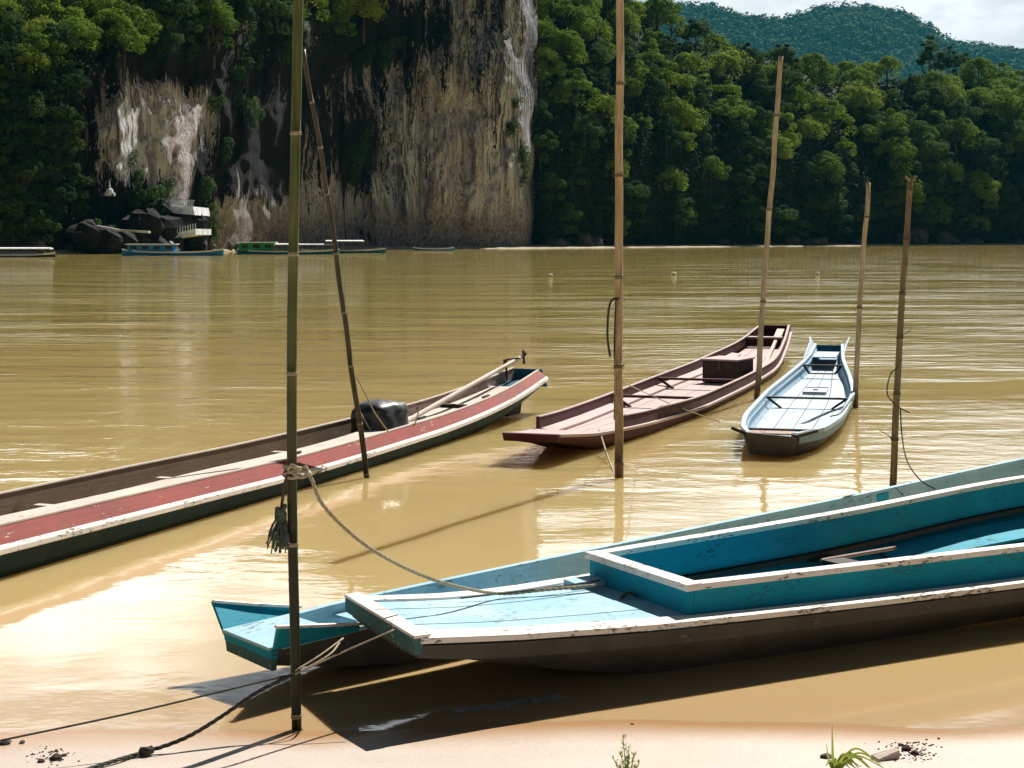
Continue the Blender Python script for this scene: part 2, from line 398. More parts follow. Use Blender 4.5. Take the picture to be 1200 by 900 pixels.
# ------------------------------------------------------------------ ground, sand, water
mb = MB(); mb.add([(-6000,-200,-3.0),(6000,-200,-3.0),(6000,7000,-3.0),(-6000,7000,-3.0)], [(0,1,2,3)])
tag(mb.build('ground', M['bed']), kind='structure')
def sand_z(x, y):
    sh = 6.98 + .05*math.sin(x*1.3+1) + .03*math.sin(x*3.1) + .02*x*(1 if x > 0 else .3)
    d = sh - y
    z = d*.05 if d > 0 else d*.075
    if d > .6: z = .03 + (d-.6)*.11
    return z + .006*noise.noise(Vector((x*1.5, y*1.5, 0)))
mb = MB(); xs = [i*.1 for i in range(-80, 81)]; ys = [3 + i*.08 for i in range(0, 90)]
xs = [-60,-40,-25,-15] + xs + [15,25,40,60]; ys = [-40,-20,-8,0] + ys + [14, 22, 36]
mb.v = [(x, y, max(sand_z(x, y), -2.9)) for y in ys for x in xs]; n = len(xs)
for j in range(len(ys)-1):
    for i in range(n-1): mb.f.append((j*n+i, j*n+i+1, (j+1)*n+i+1, (j+1)*n+i)); mb.m.append(0)
tag(mb.build('sand_bank', M['sand'], smooth=True), kind='structure')
mb = MB(); mb.add([(-2500,5,0),(2500,5,0),(2500,1500,0),(-2500,1500,0)], [(0,1,2,3)])
tag(mb.build('river_water', M['water']), kind='structure')

# ------------------------------------------------------------------ boats
def boat(name, O, ang, label, group=None):
    return empty(name, (O[0], O[1], 0), ang, label, 'boat', group)
def fr(b):   # world -> local of a boat frame
    m = Matrix.Translation(b.location) @ Matrix.Rotation(b.rotation_euler[2], 4, 'Z'); mi = m.inverted()
    return lambda p: mi @ Vector(p)

# --- A: big blue boat with raised coaming, nearest
A = boat('longboat', (-.58, 7.325), math.atan2(.566, .824), 'large blue wooden longboat with raised white-edged coaming, nearest the sand')
hw = ip([(0,.43),(.6,.45),(1.3,.54),(3.5,.80),(5.8,1.09),(8,1.15),(12,.9),(15,.4)])
zr = ip([(0,.385),(.63,.325),(1.3,.295),(3.5,.262),(5.8,.27),(9,.28),(15,.5)])
zb = ip([(0,.29),(.35,.2),(.9,.07),(1.6,-.03),(3,-.08),(12,-.08),(15,.2)])
hc = ip([(1.5,.435),(3.6,.67),(5.8,.97),(8,1.02),(12,.78),(14,.5)])
zc = ip([(1.5,.435),(3.6,.425),(5.8,.425),(9,.44),(14,.6)])
SS = frange(0, 15, 61)
rw = ip([(0,.11),(1.1,.11),(1.6,.07),(15,.07)])
def hullA(s):
    a, z, b_ = hw(s), zr(s), zb(s); hb = a*.52; zm = max(z-.10, b_+.01)
    ou = [(-a, z-.03), (-a+.015, zm), (-hb, b_), (hb, b_), (a-.015, zm), (a, z-.03)]
    fz = b_+.03
    inn = [(-a+.03, z-.03), (-a+.045, zm+.01), (-hb+.01, fz), (hb-.01, fz), (a-.045, zm+.01), (a-.03, z-.03)]
    return ou, inn
mb = MB(); mb.shell(SS, hullA, 0, 1); mb.build('hull', [M['hulldk'], M['teal2']], A)
mb = MB()
for sg in (-1, 1):
    mb.sweep(SS, lambda s, sg=sg: [(sg*(hw(s)+.014), zr(s)-.018), (sg*(hw(s)+.014), zr(s)+.008), (sg*(hw(s)-rw(s)), zr(s)+.014), (sg*(hw(s)-rw(s)), zr(s)-.032)])
mb.build('rail', M['white'], A, bevel=.004)
mb = MB()                                            # fore deck planks
nP = 4
for k in range(nP):
    def pr(s, k=k):
        a = hw(s)-rw(s)-.001; y0 = -a + 2*a*k/nP + .003; y1 = -a + 2*a*(k+1)/nP - .003; z = zr(s)
        return [(y0, z-.03), (y1, z-.03), (y1, z+.001+.0015*(k % 2)), (y0, z+.001+.0015*(k % 2))]
    mb.sweep(frange(.03, 1.62, 12), pr)
mb.build('fore_deck', M['pale'], A, bevel=.002)
mb = MB(); z = zr(0); a = hw(0)+.013
mb.hexa([(-.03,-a,z-.062),(.0,-a,z-.062),(.0,a,z-.062),(-.03,a,z-.062),(-.03,-a,z+.008),(.028,-a,z+.008),(.028,a,z+.008),(-.03,a,z+.008)])
mb.build('bow_board', [M['nosing']], A, bevel=.004)
mb = MB(); mb.hexa([(-.034,-a-.002,z+.0082),(.05,-a-.002,z+.0082),(.05,a+.002,z+.0082),(-.034,a+.002,z+.0082),(-.034,-a-.002,z+.022),(.05,-a-.002,z+.02),(.05,a+.002,z+.02),(-.034,a+.002,z+.022)])
mb.build('bow_strip', M['white'], A, bevel=.003)
mb = MB()
for sg in (-1, 1):                                   # side decks
    mb.sweep(frange(1.5, 14, 50), lambda s, sg=sg: [(sg*(hw(s)-.047), zr(s)-.025), (sg*(hw(s)-.047), zr(s)-.002), (sg*(hc(s)+.018), zr(s)+.004), (sg*(hc(s)+.018), zr(s)-.025)])
mb.build('side_deck', M['pale'], A)
mb = MB()
for sg in (-1, 1):
    mb.sweep(frange(1.5, 14, 50), lambda s, sg=sg: [(sg*(hc(s)-.016), zr(s)-.04), (sg*(hc(s)+.016), zr(s)-.04), (sg*(hc(s)+.016), zc(s)-.018), (sg*(hc(s)-.016), zc(s)-.018)])
mb.build('coaming', M['teal'], A)
mb = MB(); h0 = hc(1.5)
mb.box((1.5-.018, 0, (zr(1.5)+zc(1.5))/2-.012), (.035, 2*h0+.03, zc(1.5)-zr(1.5)+.005))
mb.build('front_board', M['teal'], A, bevel=.003)
mb = MB()
for sg in (-1, 1):
    mb.sweep(frange(1.53, 14, 50), lambda s, sg=sg: [(sg*(hc(s)-.045), zc(s)-.022), (sg*(hc(s)+.032), zc(s)-.022), (sg*(hc(s)+.032), zc(s)+.008), (sg*(hc(s)-.045), zc(s)+.008)])
mb.box((1.5-.012, 0, zc(1.5)-.006), (.095, 2*h0+.066, .034))
mb.build('coaming_cap', M['white'], A, bevel=.004)
mb = MB()
for k in range(5):
    def pr(s, k=k):
        a = hw(s)*.62; y0 = -a+2*a*k/5+.004; y1 = -a+2*a*(k+1)/5-.004; z = zb(s)+.06
        return [(y0, z), (y1, z), (y1, z+.02), (y0, z+.02)]
    mb.sweep(frange(1.7, 13, 30), pr)
mb.build('floor', M['teal2'], A)
for s_ in (3.35, 6.6, 9.2, 11.5):
    mb = MB(); mb.box((s_, 0, zr(s_)-.08), (.16, 2*hc(s_)+.05, .028)); mb.build('thwart', M['dkwood'], A, bevel=.003)
mb = MB()
for sg in (-1, 1): mb.sweep(frange(1.56, 13, 40), lambda s, sg=sg: [(sg*(hc(s)-.05), zr(s)-.075), (sg*(hc(s)+.01), zr(s)-.075), (sg*(hc(s)+.01), zr(s)-.045), (sg*(hc(s)-.05), zr(s)-.045)])
mb.build('shadow_strip', M['dkwood'], A)  # dark strip standing in for the shadow line under the coaming
mb = MB()
mb.sweep(frange(4.0, 8, 14), lambda s: [(hw(s)*.62+.02, zb(s)+.15), (hw(s)*.85, zb(s)+.22), (hw(s)*.85, zb(s)+.235), (hw(s)*.62+.02, zb(s)+.165)]); mb.build('bottom_plank', M['teal2'], A)
mb = MB()
mb.tube([(1.46, -.02, zr(1.4)+.012), (1.42,-.0, zr(1.4)+.03), (1.38,.02, zr(1.4)+.012)], .006); mb.tube([(1.34,-.03,zr(1.3)+.012),(1.44,.05,zr(1.3)+.014)], .007)
mb.build('deck_knot', M['ropedk'], A)  # small knot of dark rope on the fore deck
mb = MB(); mb.box((1.37, .36, zr(1.4)+.02), (.2, .12, .035)); mb.build('deck_cleat', M['pale'], A, bevel=.003)

kx = ip([(0,.166),(1.55,.095),(4,0),(15,0)])          # the bow is cut slightly askew
for o in list(col.objects):
    if o.parent == A and o.type == 'MESH':
        for v in o.data.vertices: v.co.x += v.co.y*kx(max(0, v.co.x))

# --- A2: slim blue boat behind, fins at its end
A2 = boat('longboat', (-1.21, 7.6), math.atan2(.6892, .7246), 'slim blue boat with flared pointed fins and pale inside, half hidden behind the largest boat')
h2 = ip([(0,.19),(.5,.23),(2.2,.255),(4.9,.31),(8.1,.47),(11,.5),(14,.2)])
z2 = ip([(0,.215),(.7,.245),(2.2,.26),(4.9,.27),(8.1,.27),(14,.4)])
b2 = ip([(0,.125),(.3,.07),(1.2,-.04),(3,-.08),(12,-.08),(14,.15)])
def hull2(s):
    a, z, b_ = h2(s), z2(s), b2(s); hb = a*.78
    return [(-a, z), (-a*.95, (z+b_)/2), (-hb, b_), (hb, b_), (a*.95, (z+b_)/2), (a, z)], [(-a+.022, z), (-a*.95+.022, (z+b_)/2+.01), (-hb+.01, b_+.03), (hb-.01, b_+.03), (a*.95-.022, (z+b_)/2+.01), (a-.022, z)]
mb = MB(); mb.shell(frange(0, 14, 57), hull2, 0, 1); mb.build('hull', [M['hulldk'], M['pale']], A2)
mb = MB()
for sg in (-1, 1):
    mb.sweep(frange(.02, 14, 50), lambda s, sg=sg: [(sg*(h2(s)+.01), z2(s)-.012), (sg*(h2(s)+.01), z2(s)+.01), (sg*(h2(s)-.032), z2(s)+.01), (sg*(h2(s)-.032), z2(s)-.012)])
mb.build('gunwale', M['pale'], A2, bevel=.003)
mb = MB()
mb.hexa([(-.03,-.185,.11),(.0,-.185,.11),(.0,.185,.135),(-.03,.185,.135),(-.035,-.195,.205),(.0,-.195,.205),(.0,.195,.225),(-.035,.195,.225)])
mb.build('end_board', M['nosing'], A2, bevel=.004)
mb = MB()
mb.hexa([(-.05,-.192,.207),(.34,-.205,.232),(.34,.205,.236),(-.05,.192,.226),(-.05,-.192,.222),(.34,-.205,.247),(.34,.205,.25),(-.05,.192,.241)])
mb.hexa([(.62,-.2,.19),(.72,-.2,.19),(.72,.2,.19),(.62,.2,.19),(.62,-.2,.205),(.72,-.2,.205),(.72,.2,.205),(.62,.2,.205)])
mb.build('end_deck', M['pale'], A2, bevel=.003)
mb = MB()
def fin(mb, sg, ext):
    # plate flaring outward and up, pointed at the end
    pts = [(-.03, sg*.19, .215), (.42, sg*.243, .238), (.42, sg*.25, .262), (.2, sg*.285, .30), (-.0 if sg > 0 else -.08, sg*(.31+ext), .34)]
    o = [(a, b+sg*.02, c-.004) for a, b, c in pts]
    n_ = len(pts); mb.add(pts+o, [tuple(range(n_))[::sg], tuple(range(n_, 2*n_))[::-sg]] + [(i, (i+1) % n_, n_+(i+1) % n_, n_+i) for i in range(n_)])
fin(mb, 1, .03); mb.build('fin', M['teal'], A2, bevel=.002)
mb = MB(); fin(mb, -1, -.02); mb.build('fin', M['teal'], A2, bevel=.002)
mb = MB()
for sg in (1, -1): mb.beam((-.0 if sg > 0 else -.085, sg*.343 if sg > 0 else -.30, .343), (.2, sg*.296, .304), .03, .012); mb.beam((.2, sg*.296, .304), (.45, sg*.25, .262), .03, .012)
mb.build('fin_edge', M['white'], A2)
mb = MB(); mb.sweep(frange(.4, 13.5, 30), lambda s: [(-h2(s)*.76, b2(s)+.05), (h2(s)*.76, b2(s)+.05), (h2(s)*.76, b2(s)+.07), (-h2(s)*.76, b2(s)+.07)]); mb.build('floor', M['pale'], A2)
mb = MB(); mb.hexa([(-.034,-.193,.165),(-.002,-.193,.165),(-.002,.193,.185),(-.034,.193,.185),(-.04,-.197,.207),(.0,-.197,.207),(.0,.197,.227),(-.04,.197,.227)]); mb.build('end_trim', M['teal'], A2, bevel=.002)
mb = MB(); mb.sweep(frange(5.6, 5.75, 3), lambda s: [(h2(s)-.03, z2(s)-.12), (h2(s)-.02, z2(s)-.12), (h2(s)-.026, z2(s)-.02), (h2(s)-.036, z2(s)-.02)]); mb.build('painted_patch', M['teal2'], A2)

# --- B: long red and white boat, left
B = boat('longboat', (.19, 19.72), math.atan2(-.934, -.358), 'long red-sided boat with white rail and cream plank floor, at the left')
hB = ip([(0,.25),(1.5,.34),(4,.385),(7,.43),(10,.41),(13,.34),(15.5,.22)])
zB = ip([(0,.42),(.8,.335),(1.6,.265),(2.6,.205),(3.7,.17),(6,.155),(8,.18),(10,.205),(13,.24),(15.5,.36)])
bB = ip([(0,.30),(.9,.16),(1.8,.04),(3,-.04),(5,-.1),(12,-.1),(15.5,.2)])
cT = lambda s: zB(s) + .075 + .03*min(1, s/4)          # top of raised sides
SB = frange(0, 15.5, 70)
def hullB(s):
    a, z, b_ = hB(s), zB(s), bB(s); hb = a*.7
    return [(-a, z-.02), (-a*.95, z*.5+b_*.5), (-hb, b_), (hb, b_), (a*.95, z*.5+b_*.5), (a, z-.02)], [(-a+.03, z-.02), (-a*.95+.03, z*.5+b_*.5+.01), (-hb+.02, b_+.03), (hb-.02, b_+.03), (a*.95-.03, z*.5+b_*.5+.01), (a-.03, z-.02)]
mb = MB(); mb.shell(SB, hullB, 0, 1); mb.build('hull', [M['navy'], M['dkwood']], B)
for sg, mt, nm in ((1, M['red'], 'side_plank'), (-1, M['woodbr'], 'side_plank')):
    mb = MB()
    def pr(s, sg=sg):
        a, z, t = hB(s), zB(s), cT(s); ins = .105 if sg > 0 else .05
        tt = t if sg > 0 else t+.02+.03*min(1, max(0, (s-1)/3))
        return [(sg*a, z-.02), (sg*a, z+.005), (sg*(a-ins), tt), (sg*(a-ins-.022), tt), (sg*(a-ins-.03), z-.05), (sg*(a-.04), z-.05)]
    if sg > 0: mb.sweep(SB, pr); o_ = mb.build(nm, mt, B, bevel=.002)
    else:
        mb.sweep(frange(0, 3.2, 14), pr, 1); mb.sweep(frange(3.2, 15.5, 50), pr, 0); o_ = mb.build(nm, [M['woodbr'], M['woodred']], B, bevel=.002); tag(o_, 'brown bare plank side, faded red towards the raised end')
mb = MB()
for sg in (1, -1):
    mb.sweep(SB, lambda s, sg=sg: [(sg*(hB(s)-.02), zB(s)-.05), (sg*(hB(s)+.022), zB(s)-.045), (sg*(hB(s)+.018), zB(s)-.012), (sg*(hB(s)-.005), zB(s)+.012)])
mb.build('rail', M['white'], B, bevel=.004)
mb = MB()
mb.sweep(SB, lambda s: [(hB(s)-.132, cT(s)-.002), (hB(s)-.098, cT(s)-.002), (hB(s)-.100, cT(s)+.009), (hB(s)-.130, cT(s)+.009)])
mb.sweep(SB, lambda s: [(-hB(s)+.045, cT(s)+.019+.03*min(1, max(0, (s-1)/3))), (-hB(s)+.078, cT(s)+.019+.03*min(1, max(0, (s-1)/3))), (-hB(s)+.076, cT(s)+.029+.03*min(1, max(0, (s-1)/3))), (-hB(s)+.047, cT(s)+.029+.03*min(1, max(0, (s-1)/3)))])
mb.build('top_edge', M['cream'], B)
fB = ip([(.7,.24),(1.6,.19),(2.6,.14),(4,.12),(7,.11),(13,.12),(15,.25)])
fb = lambda s: cT(s) - .012 - .05*max(0, min(1, (4.2-s)/1.5))
mb = MB()
for k in range(3):
    def pr(s, k=k):
        a = hB(s)-.135; lo = -hB(s)*.55
        y0 = lo+(a-lo)*k/3+.003; y1 = lo+(a-lo)*(k+1)/3-.003
        return [(y0, fb(s)-.02), (y1, fb(s)-.02), (y1, fb(s)), (y0, fb(s))]
    mb.sweep(frange(.78, 3.75, 12), pr)
mb.sweep(frange(3.75, 14.8, 60), lambda s: [(hB(s)-.42-.02*math.sin(s*2)+.09*max(0,(s-7)/8), fb(s)-.02), (hB(s)-.134, fb(s)-.02), (hB(s)-.134, fb(s)), (hB(s)-.42-.02*math.sin(s*2)+.09*max(0,(s-7)/8), fb(s))])
mb.build('floor_plank', M['cream'], B, bevel=.002)
for s_ in (2.2, 5.9, 7.7, 9.2, 11.3, 13.2):
    mb = MB(); mb.box((s_, -.10 if s_ > 3 else 0, fb(s_)-.045 if s_ > 4 else fb(s_)+.015), (.07, .2 if s_ > 3 else 2*hB(s_)-.34, .04)); mb.build('cross_rib', M['cream'] if s_ > 4 else M['dkwood'], B, bevel=.003)
for s_, y_ in ((3.1,.02),(6.1,.18),(1.4,.05)):
    mb = MB(); mb.beam((s_, y_, fb(s_)+.012), (s_+.22, y_+.02, fb(s_)+.01), .03, .02); mb.build('wood_block', M['dkwood'], B)
a0 = hB(0)
mb = MB(); mb.hexa([(-.03,-a0,.30),(.0,-a0,.30),(.0,a0,.30),(-.03,a0,.30),(-.05,-a0+.03,cT(0)+.012),(-.02,-a0+.03,cT(0)+.012),(-.02,a0-.08,cT(0)+.012),(-.05,a0-.08,cT(0)+.012)])
mb.build('transom', M['bluein'], B, bevel=.003)
mb = MB(); mb.sweep(frange(0, .72, 5), lambda s: [(-hB(s)+.07, zB(s)-.06), (hB(s)-.12, zB(s)-.06), (hB(s)-.12, zB(s)-.03), (-hB(s)+.07, zB(s)-.03)]); lk_ = mb.build('locker', M['bluein'], B)
mb = MB(); mb.box((.72, -.03, zB(.72)-.0), (.06, 2*hB(.7)-.19, .02)); mb.build('locker_edge', M['white'], lk_)
mb = MB(); mb.box((.73, -.03, zB(.72)-.065), (.025, 2*hB(.7)-.2, .11)); mb.build('bulkhead', M['maroon'], B)
mb = MB(); mb.hexa([(.55,-.09,.03),(.95,-.09,.03),(.95,.12,.03),(.55,.12,.03),(.5,-.09,.19),(1.0,-.09,.15),(1.0,.12,.15),(.5,.12,.19)]); mb.build('skeg', M['dkwood'], B, bevel=.01)
# engine under plastic, shaft pole and bracket
fB_ = fr(B)
# covered engine
mb = MB(); rnd = random.Random(5); nu, nv = 48, 26
for j in range(nv+1):
    t = j/nv
    for i in range(nu):
        a = 2*math.pi*i/nu
        ca, sa = math.cos(a), math.sin(a)
        q = 1/(abs(ca)**2.6+abs(sa)**2.6)**(1/2.6)
        rr_ = (1.08-.1*t if t < .5 else max(0, 1.03*math.sqrt(max(0, 1-((t-.5)/.5)**2.2)))) if t < 1 else 0
        fold = 1 + .06*math.sin(a*7+t*5)*(1-t*.7) + .16*noise.noise(Vector((ca*1.6, sa*1.6, t*2.5))) + .05*noise.noise(Vector((ca*5, sa*5, t*7)))
        zz = .42*min(1, t/.8)+.03*noise.noise(Vector((ca, sa, t*4))) if t < .8 else .42+.05*((t-.8)/.2)-.07*(ca < 0)*(t-.7)
        mb.v.append((.33*ca*q*rr_*fold, .25*sa*q*rr_*fold, zz))
for j in range(nv):
    for i in range(nu): mb.f.append((j*nu+i, j*nu+(i+1) % nu, (j+1)*nu+(i+1) % nu, (j+1)*nu+i)); mb.m.append(0)
eng = empty('covered_engine', B.matrix_basis @ Vector((4.15, .0, .13)) if False else (.19-.358*4.12, 19.72-.934*4.12, .13), B.rotation_euler[2], 'boat engine wrapped in black plastic, standing in the red-sided boat', 'engine')
o_ = mb.build('plastic_cover', M['tarp'], eng, smooth=True)
o_.scale = (.92, .9, .84)
mb = MB(); mb.tube(spline([(.36,.12,.05),(.35,.0,.22),(.30,-.12,.36)], 5), .008); mb.tube(spline([(-.28,.28,.3),(-.2,.3,.2),(-.1,.29,.1)], 5), .006); mb.build('tie_cord', M['rope'], eng)
sp0, sp1 = V(476, 494, 16.35), V(613, 417, 19.9)
sh = empty('tail_shaft', sp0, 0, 'long pale engine shaft resting on an iron post in the red-sided boat', 'engine shaft')
mb = MB(); d_ = sp1-sp0
mb.tube([(0,0,0), d_*.5+Vector((0,0,.0)), d_], [.026,.027,.022], 10); mb.build('shaft', M['cream'], sh)
mb = MB(); mb.tube([d_*.985+Vector((.03,0,-.09)), d_*.985+Vector((.02,0,.08))], .016, 8); mb.tube([d_, d_+Vector((.03,.02,.03))], .024, 8); mb.build('end_cap', M['metal'], sh)
mb = MB()
p_ = V(594, 446, 19.55); q_ = V(593, 421, 19.55); mb.tube([p_, q_], .013, 8); mb.tube([q_, q_+Vector((.16, .05, .01))], .014, 8); mb.tube([q_+Vector((-.015,0,.0)), q_+Vector((-.01,0,-.1))], .022, 8)
post = empty('shaft_post', p_, 0, 'bent iron post holding the pale shaft at the raised end of the red-sided boat', 'post')
mb.v = [tuple(Vector(v)-p_) for v in mb.v]; mb.build('iron_rod', M['metal'], post)

# --- C: maroon boat with crate
C = boat('longboat', (.18, 15.05), math.atan2(.953, .303), 'maroon boat with pink floor and a wooden box, in the middle')
nc = ip([(0,-.0),(2.5,-.10),(5,-.14),(9,-.17),(13,-.08),(15.2,0)])       # centre line offset (local y)
hC = ip([(0,.27),(1,.36),(2.9,.5),(5,.6),(7.5,.62),(10,.6),(13.2,.42),(15.2,.30)])
zC = ip([(0,.29),(1,.20),(2.9,.135),(5,.105),(9.6,.12),(11.5,.16),(13.2,.23),(15.2,.40)])
bC = ip([(0,.215),(.6,.12),(1.4,-.02),(3,-.1),(11,-.1),(13,.02),(15.2,.26)])
tC = lambda s: zC(s)+.115
SC = frange(0, 15.2, 64)
def hullC(s):
    a, z, b_, c_ = hC(s), zC(s), bC(s), nc(s); hb = a*.72
    P = [(-a, z-.015), (-a*.95, (z+b_)/2), (-hb, b_), (hb, b_), (a*.95, (z+b_)/2), (a, z-.015)]
    Q = [(-a+.03, z-.015), (-a*.95+.03, (z+b_)/2+.01), (-hb+.02, b_+.03), (hb-.02, b_+.03), (a*.95-.03, (z+b_)/2+.01), (a-.03, z-.015)]
    return [(y+c_, k) for y, k in P], [(y+c_, k) for y, k in Q]
mb = MB(); mb.shell(SC, hullC, 0, 1); mb.build('hull', [M['maroon'], M['maroon']], C)
mb = MB()
for sg in (-1, 1):
    mb.sweep(SC, lambda s, sg=sg: [(nc(s)+sg*(hC(s)+.014), zC(s)-.03), (nc(s)+sg*(hC(s)+.014), zC(s)-.002), (nc(s)+sg*(hC(s)-.05), zC(s)+.002), (nc(s)+sg*(hC(s)-.05), zC(s)-.03)])
mb.build('rail', M['pink'], C, bevel=.003)
for sg in (-1, 1):
    mb = MB()
    mb.sweep(frange(1.15 if sg > 0 else 1.7, 15.2, 56), lambda s, sg=sg: [(nc(s)+sg*(hC(s)-.055), zC(s)-.03), (nc(s)+sg*(hC(s)-.02), zC(s)-.0), (nc(s)+sg*(hC(s)-.03), tC(s)), (nc(s)+sg*(hC(s)-.055), tC(s))])
    mb.build('side_board', M['maroont'] if sg < 0 else M['maroon'], C, bevel=.002)
mb = MB()
for sg in (-1, 1):
    mb.sweep(frange(1.15 if sg > 0 else 1.7, 15.2, 56), lambda s, sg=sg: [(nc(s)+sg*(hC(s)-.062), tC(s)), (nc(s)+sg*(hC(s)-.022), tC(s)), (nc(s)+sg*(hC(s)-.022), tC(s)+.01), (nc(s)+sg*(hC(s)-.062), tC(s)+.01)])
mb.build('top_edge', M['pink'], C)
fC = ip([(1,.15),(3,.09),(5,.06),(9.6,.06),(12,.12),(14,.24),(15.2,.36)])
mb = MB()
for k in range(4):
    def pr(s, k=k):
        a = hC(s)-.1; y0 = nc(s)-a+2*a*k/4+.004; y1 = nc(s)-a+2*a*(k+1)/4-.004
        return [(y0, fC(s)-.02), (y1, fC(s)-.02), (y1, fC(s)), (y0, fC(s))]
    mb.sweep(frange(1.1, 13.4, 40), pr)
mb.build('floor', M['pink'], C)
mb = MB(); mb.sweep(frange(1.2, 12.5, 40), lambda s: [(nc(s)+hC(s)-.21, fC(s)+.01), (nc(s)+hC(s)-.058, fC(s)+.03), (nc(s)+hC(s)-.058, fC(s)+.05), (nc(s)+hC(s)-.21, fC(s)+.03)]); mb.build('side_bench', M['pink'], C)
mb = MB(); mb.sweep(frange(0, 1.1, 8), lambda s: [(nc(s)-hC(s)+.05, zC(s)-.025), (nc(s)+hC(s)-.05, zC(s)-.025), (nc(s)+hC(s)-.05, zC(s)), (nc(s)-hC(s)+.05, zC(s))])
mb.build('bow_deck', M['pink'], C)
mb = MB(); mb.hexa([(-.0,-.27,.21),(.03,-.27,.21),(.03,.27,.21),(.0,.27,.21),(-.05,-.27,.288),(.02,-.27,.288),(.02,.27,.288),(-.05,.27,.288)]); mb.build('bow_board', M['maroon'], C)
mb = MB(); mb.box((1.15, nc(1.15)+hC(1.15)-.042, zC(1.15)+.06), (.04, .03, .125)); mb.box((1.7, nc(1.7)-hC(1.7)+.042, zC(1.7)+.06), (.04, .03, .125)); mb.build('corner_post', M['maroon'], C)
for s_ in (4.7, 7.2):
    mb = MB(); c_ = nc(s_); hh_ = hC(s_)-.06; zt = tC(s_)-.03
    mb.box((s_, c_, zt), (.07, 2*hh_, .03)); mb.beam((s_, c_+hh_-.02, zt-.01), (s_, c_+hh_-.22, fC(s_)), .05, .03); mb.beam((s_, c_-hh_+.02, zt-.01), (s_, c_-hh_+.22, fC(s_)), .05, .03)
    mb.build('thwart', M['maroon'], C, bevel=.003)
mb = MB(); mb.box((13.9, 0, .37), (.22, 2*hC(13.9)-.1, .02)); mb.build('stern_seat', M['pink'], C)
mb = MB(); mb.box((13.75, 0, .29), (.03, 2*hC(13.8)-.1, .14)); mb.build('bulkhead', M['maroon'], C)
mb = MB(); mb.hexa([(15.2,-.29,.28),(15.24,-.29,.28),(15.24,.29,.28),(15.2,.29,.28),(15.2,-.28,.51),(15.25,-.28,.51),(15.25,.28,.51),(15.2,.28,.51)]); mb.build('transom', M['maroon'], C)
# crate
cr = empty('wooden_box', (.18+.303*8.45+.953*.34, 15.05+.953*8.45-.303*.34, .07), math.atan2(.953, .303)-.22, 'dark wooden box with a pale lid, standing in the maroon boat', 'box')
M['boxw'] = paint('box_wood', (.07,.045,.04), wear=.5, dirt=.9, wood=(.2,.14,.12))
mb = MB(); mb.box((0,0,.155), (.62,.52,.31)); mb.build('case', M['boxw'], cr, bevel=.006)
mb = MB(); mb.box((0,0,.322), (.66,.56,.022)); mb.build('lid', M['pink'], cr, bevel=.004)
mb = MB(); mb.tube([(-.312,.0,.2),(-.325,.0,.2)], .025, 12); mb.box((-.315,0,.27), (.012,.04,.09)); mb.build('hasp', M['metal'], cr)
oar0, oar1 = V(893, 436, 25.4), V(915, 386, 29.2)
oa = empty('oar', oar0, 0, 'pale wooden oar leaning on the seat at the far end of the maroon boat', 'oar')
mb = MB(); d_ = oar1-oar0; mb.beam((0,0,0), d_*.8, .05, .04); mb.build('loom', M['cream'], oa)
mb = MB(); mb.beam(d_*.8, d_, .13, .025); mb.build('blade', M['cream'], oa)

# --- D: white boat
D = boat('longboat', (2.47, 15.45), math.atan2(.971, .239), 'small white and ice-blue boat with two upright horns at its far end')
nd = ip([(0,0),(.8,-.06),(4.5,-.08),(9.6,-.03),(11.2,0)])
hD = ip([(0,.215),(.7,.40),(2.3,.515),(4.5,.53),(6.5,.45),(9.6,.265),(11.2,.225)])
zD = ip([(0,.235),(2.3,.205),(4.5,.20),(6.5,.22),(9.6,.30),(11.2,.38)])
bD = ip([(0,.10),(.25,.0),(.9,-.07),(9,-.07),(11.2,.18)])
def hullD(s):
    a, z, b_, c_ = hD(s), zD(s), bD(s), nd(s); hb = a*.66
    P = [(-a, z), (-a*.94, (z+b_)/2), (-hb, b_), (hb, b_), (a*.94, (z+b_)/2), (a, z)]
    Q = [(-a+.025, z), (-a*.94+.025, (z+b_)/2+.01), (-hb+.02, b_+.03), (hb-.02, b_+.03), (a*.94-.025, (z+b_)/2+.01), (a-.025, z)]
    return [(y+c_, k) for y, k in P], [(y+c_, k) for y, k in Q]
mb = MB(); mb.shell(frange(0, 11.2, 60), hullD, 0, 1); mb.build('hull', [M['hulldk'], M['iceblue']], D)
mb = MB()
for sg in (-1, 1):
    mb.sweep(frange(0.03, 11.2, 56), lambda s, sg=sg: [(nd(s)+sg*(hD(s)+.016), zD(s)-.035), (nd(s)+sg*(hD(s)+.016), zD(s)+.01), (nd(s)+sg*(hD(s)-.035), zD(s)+.01), (nd(s)+sg*(hD(s)-.035), zD(s)-.02)])
mb.build('gunwale', M['offw'], D, bevel=.004)
mb = MB()
for sg in (-1, 1):
    mb.sweep(frange(0.1, 11.2, 56), lambda s, sg=sg: [(nd(s)+sg*(hD(s)*.975+.004), zD(s)-.10), (nd(s)+sg*(hD(s)*.975+.014), zD(s)-.10), (nd(s)+sg*(hD(s)+.014), zD(s)-.036), (nd(s)+sg*(hD(s)+.002), zD(s)-.036)])
mb.build('upper_strake', M['iceblue'], D)
mb = MB()
for sg in (-1, 1):
    mb.sweep(frange(.3, 10.9, 50), lambda s, sg=sg: [(nd(s)+sg*(hD(s)-.05), zD(s)-.055), (nd(s)+sg*(hD(s)-.03), zD(s)-.055), (nd(s)+sg*(hD(s)-.03), zD(s)-.075), (nd(s)+sg*(hD(s)-.055), zD(s)-.075)])
mb.build('inner_stringer', M['iceblue'], D)
mb = MB()
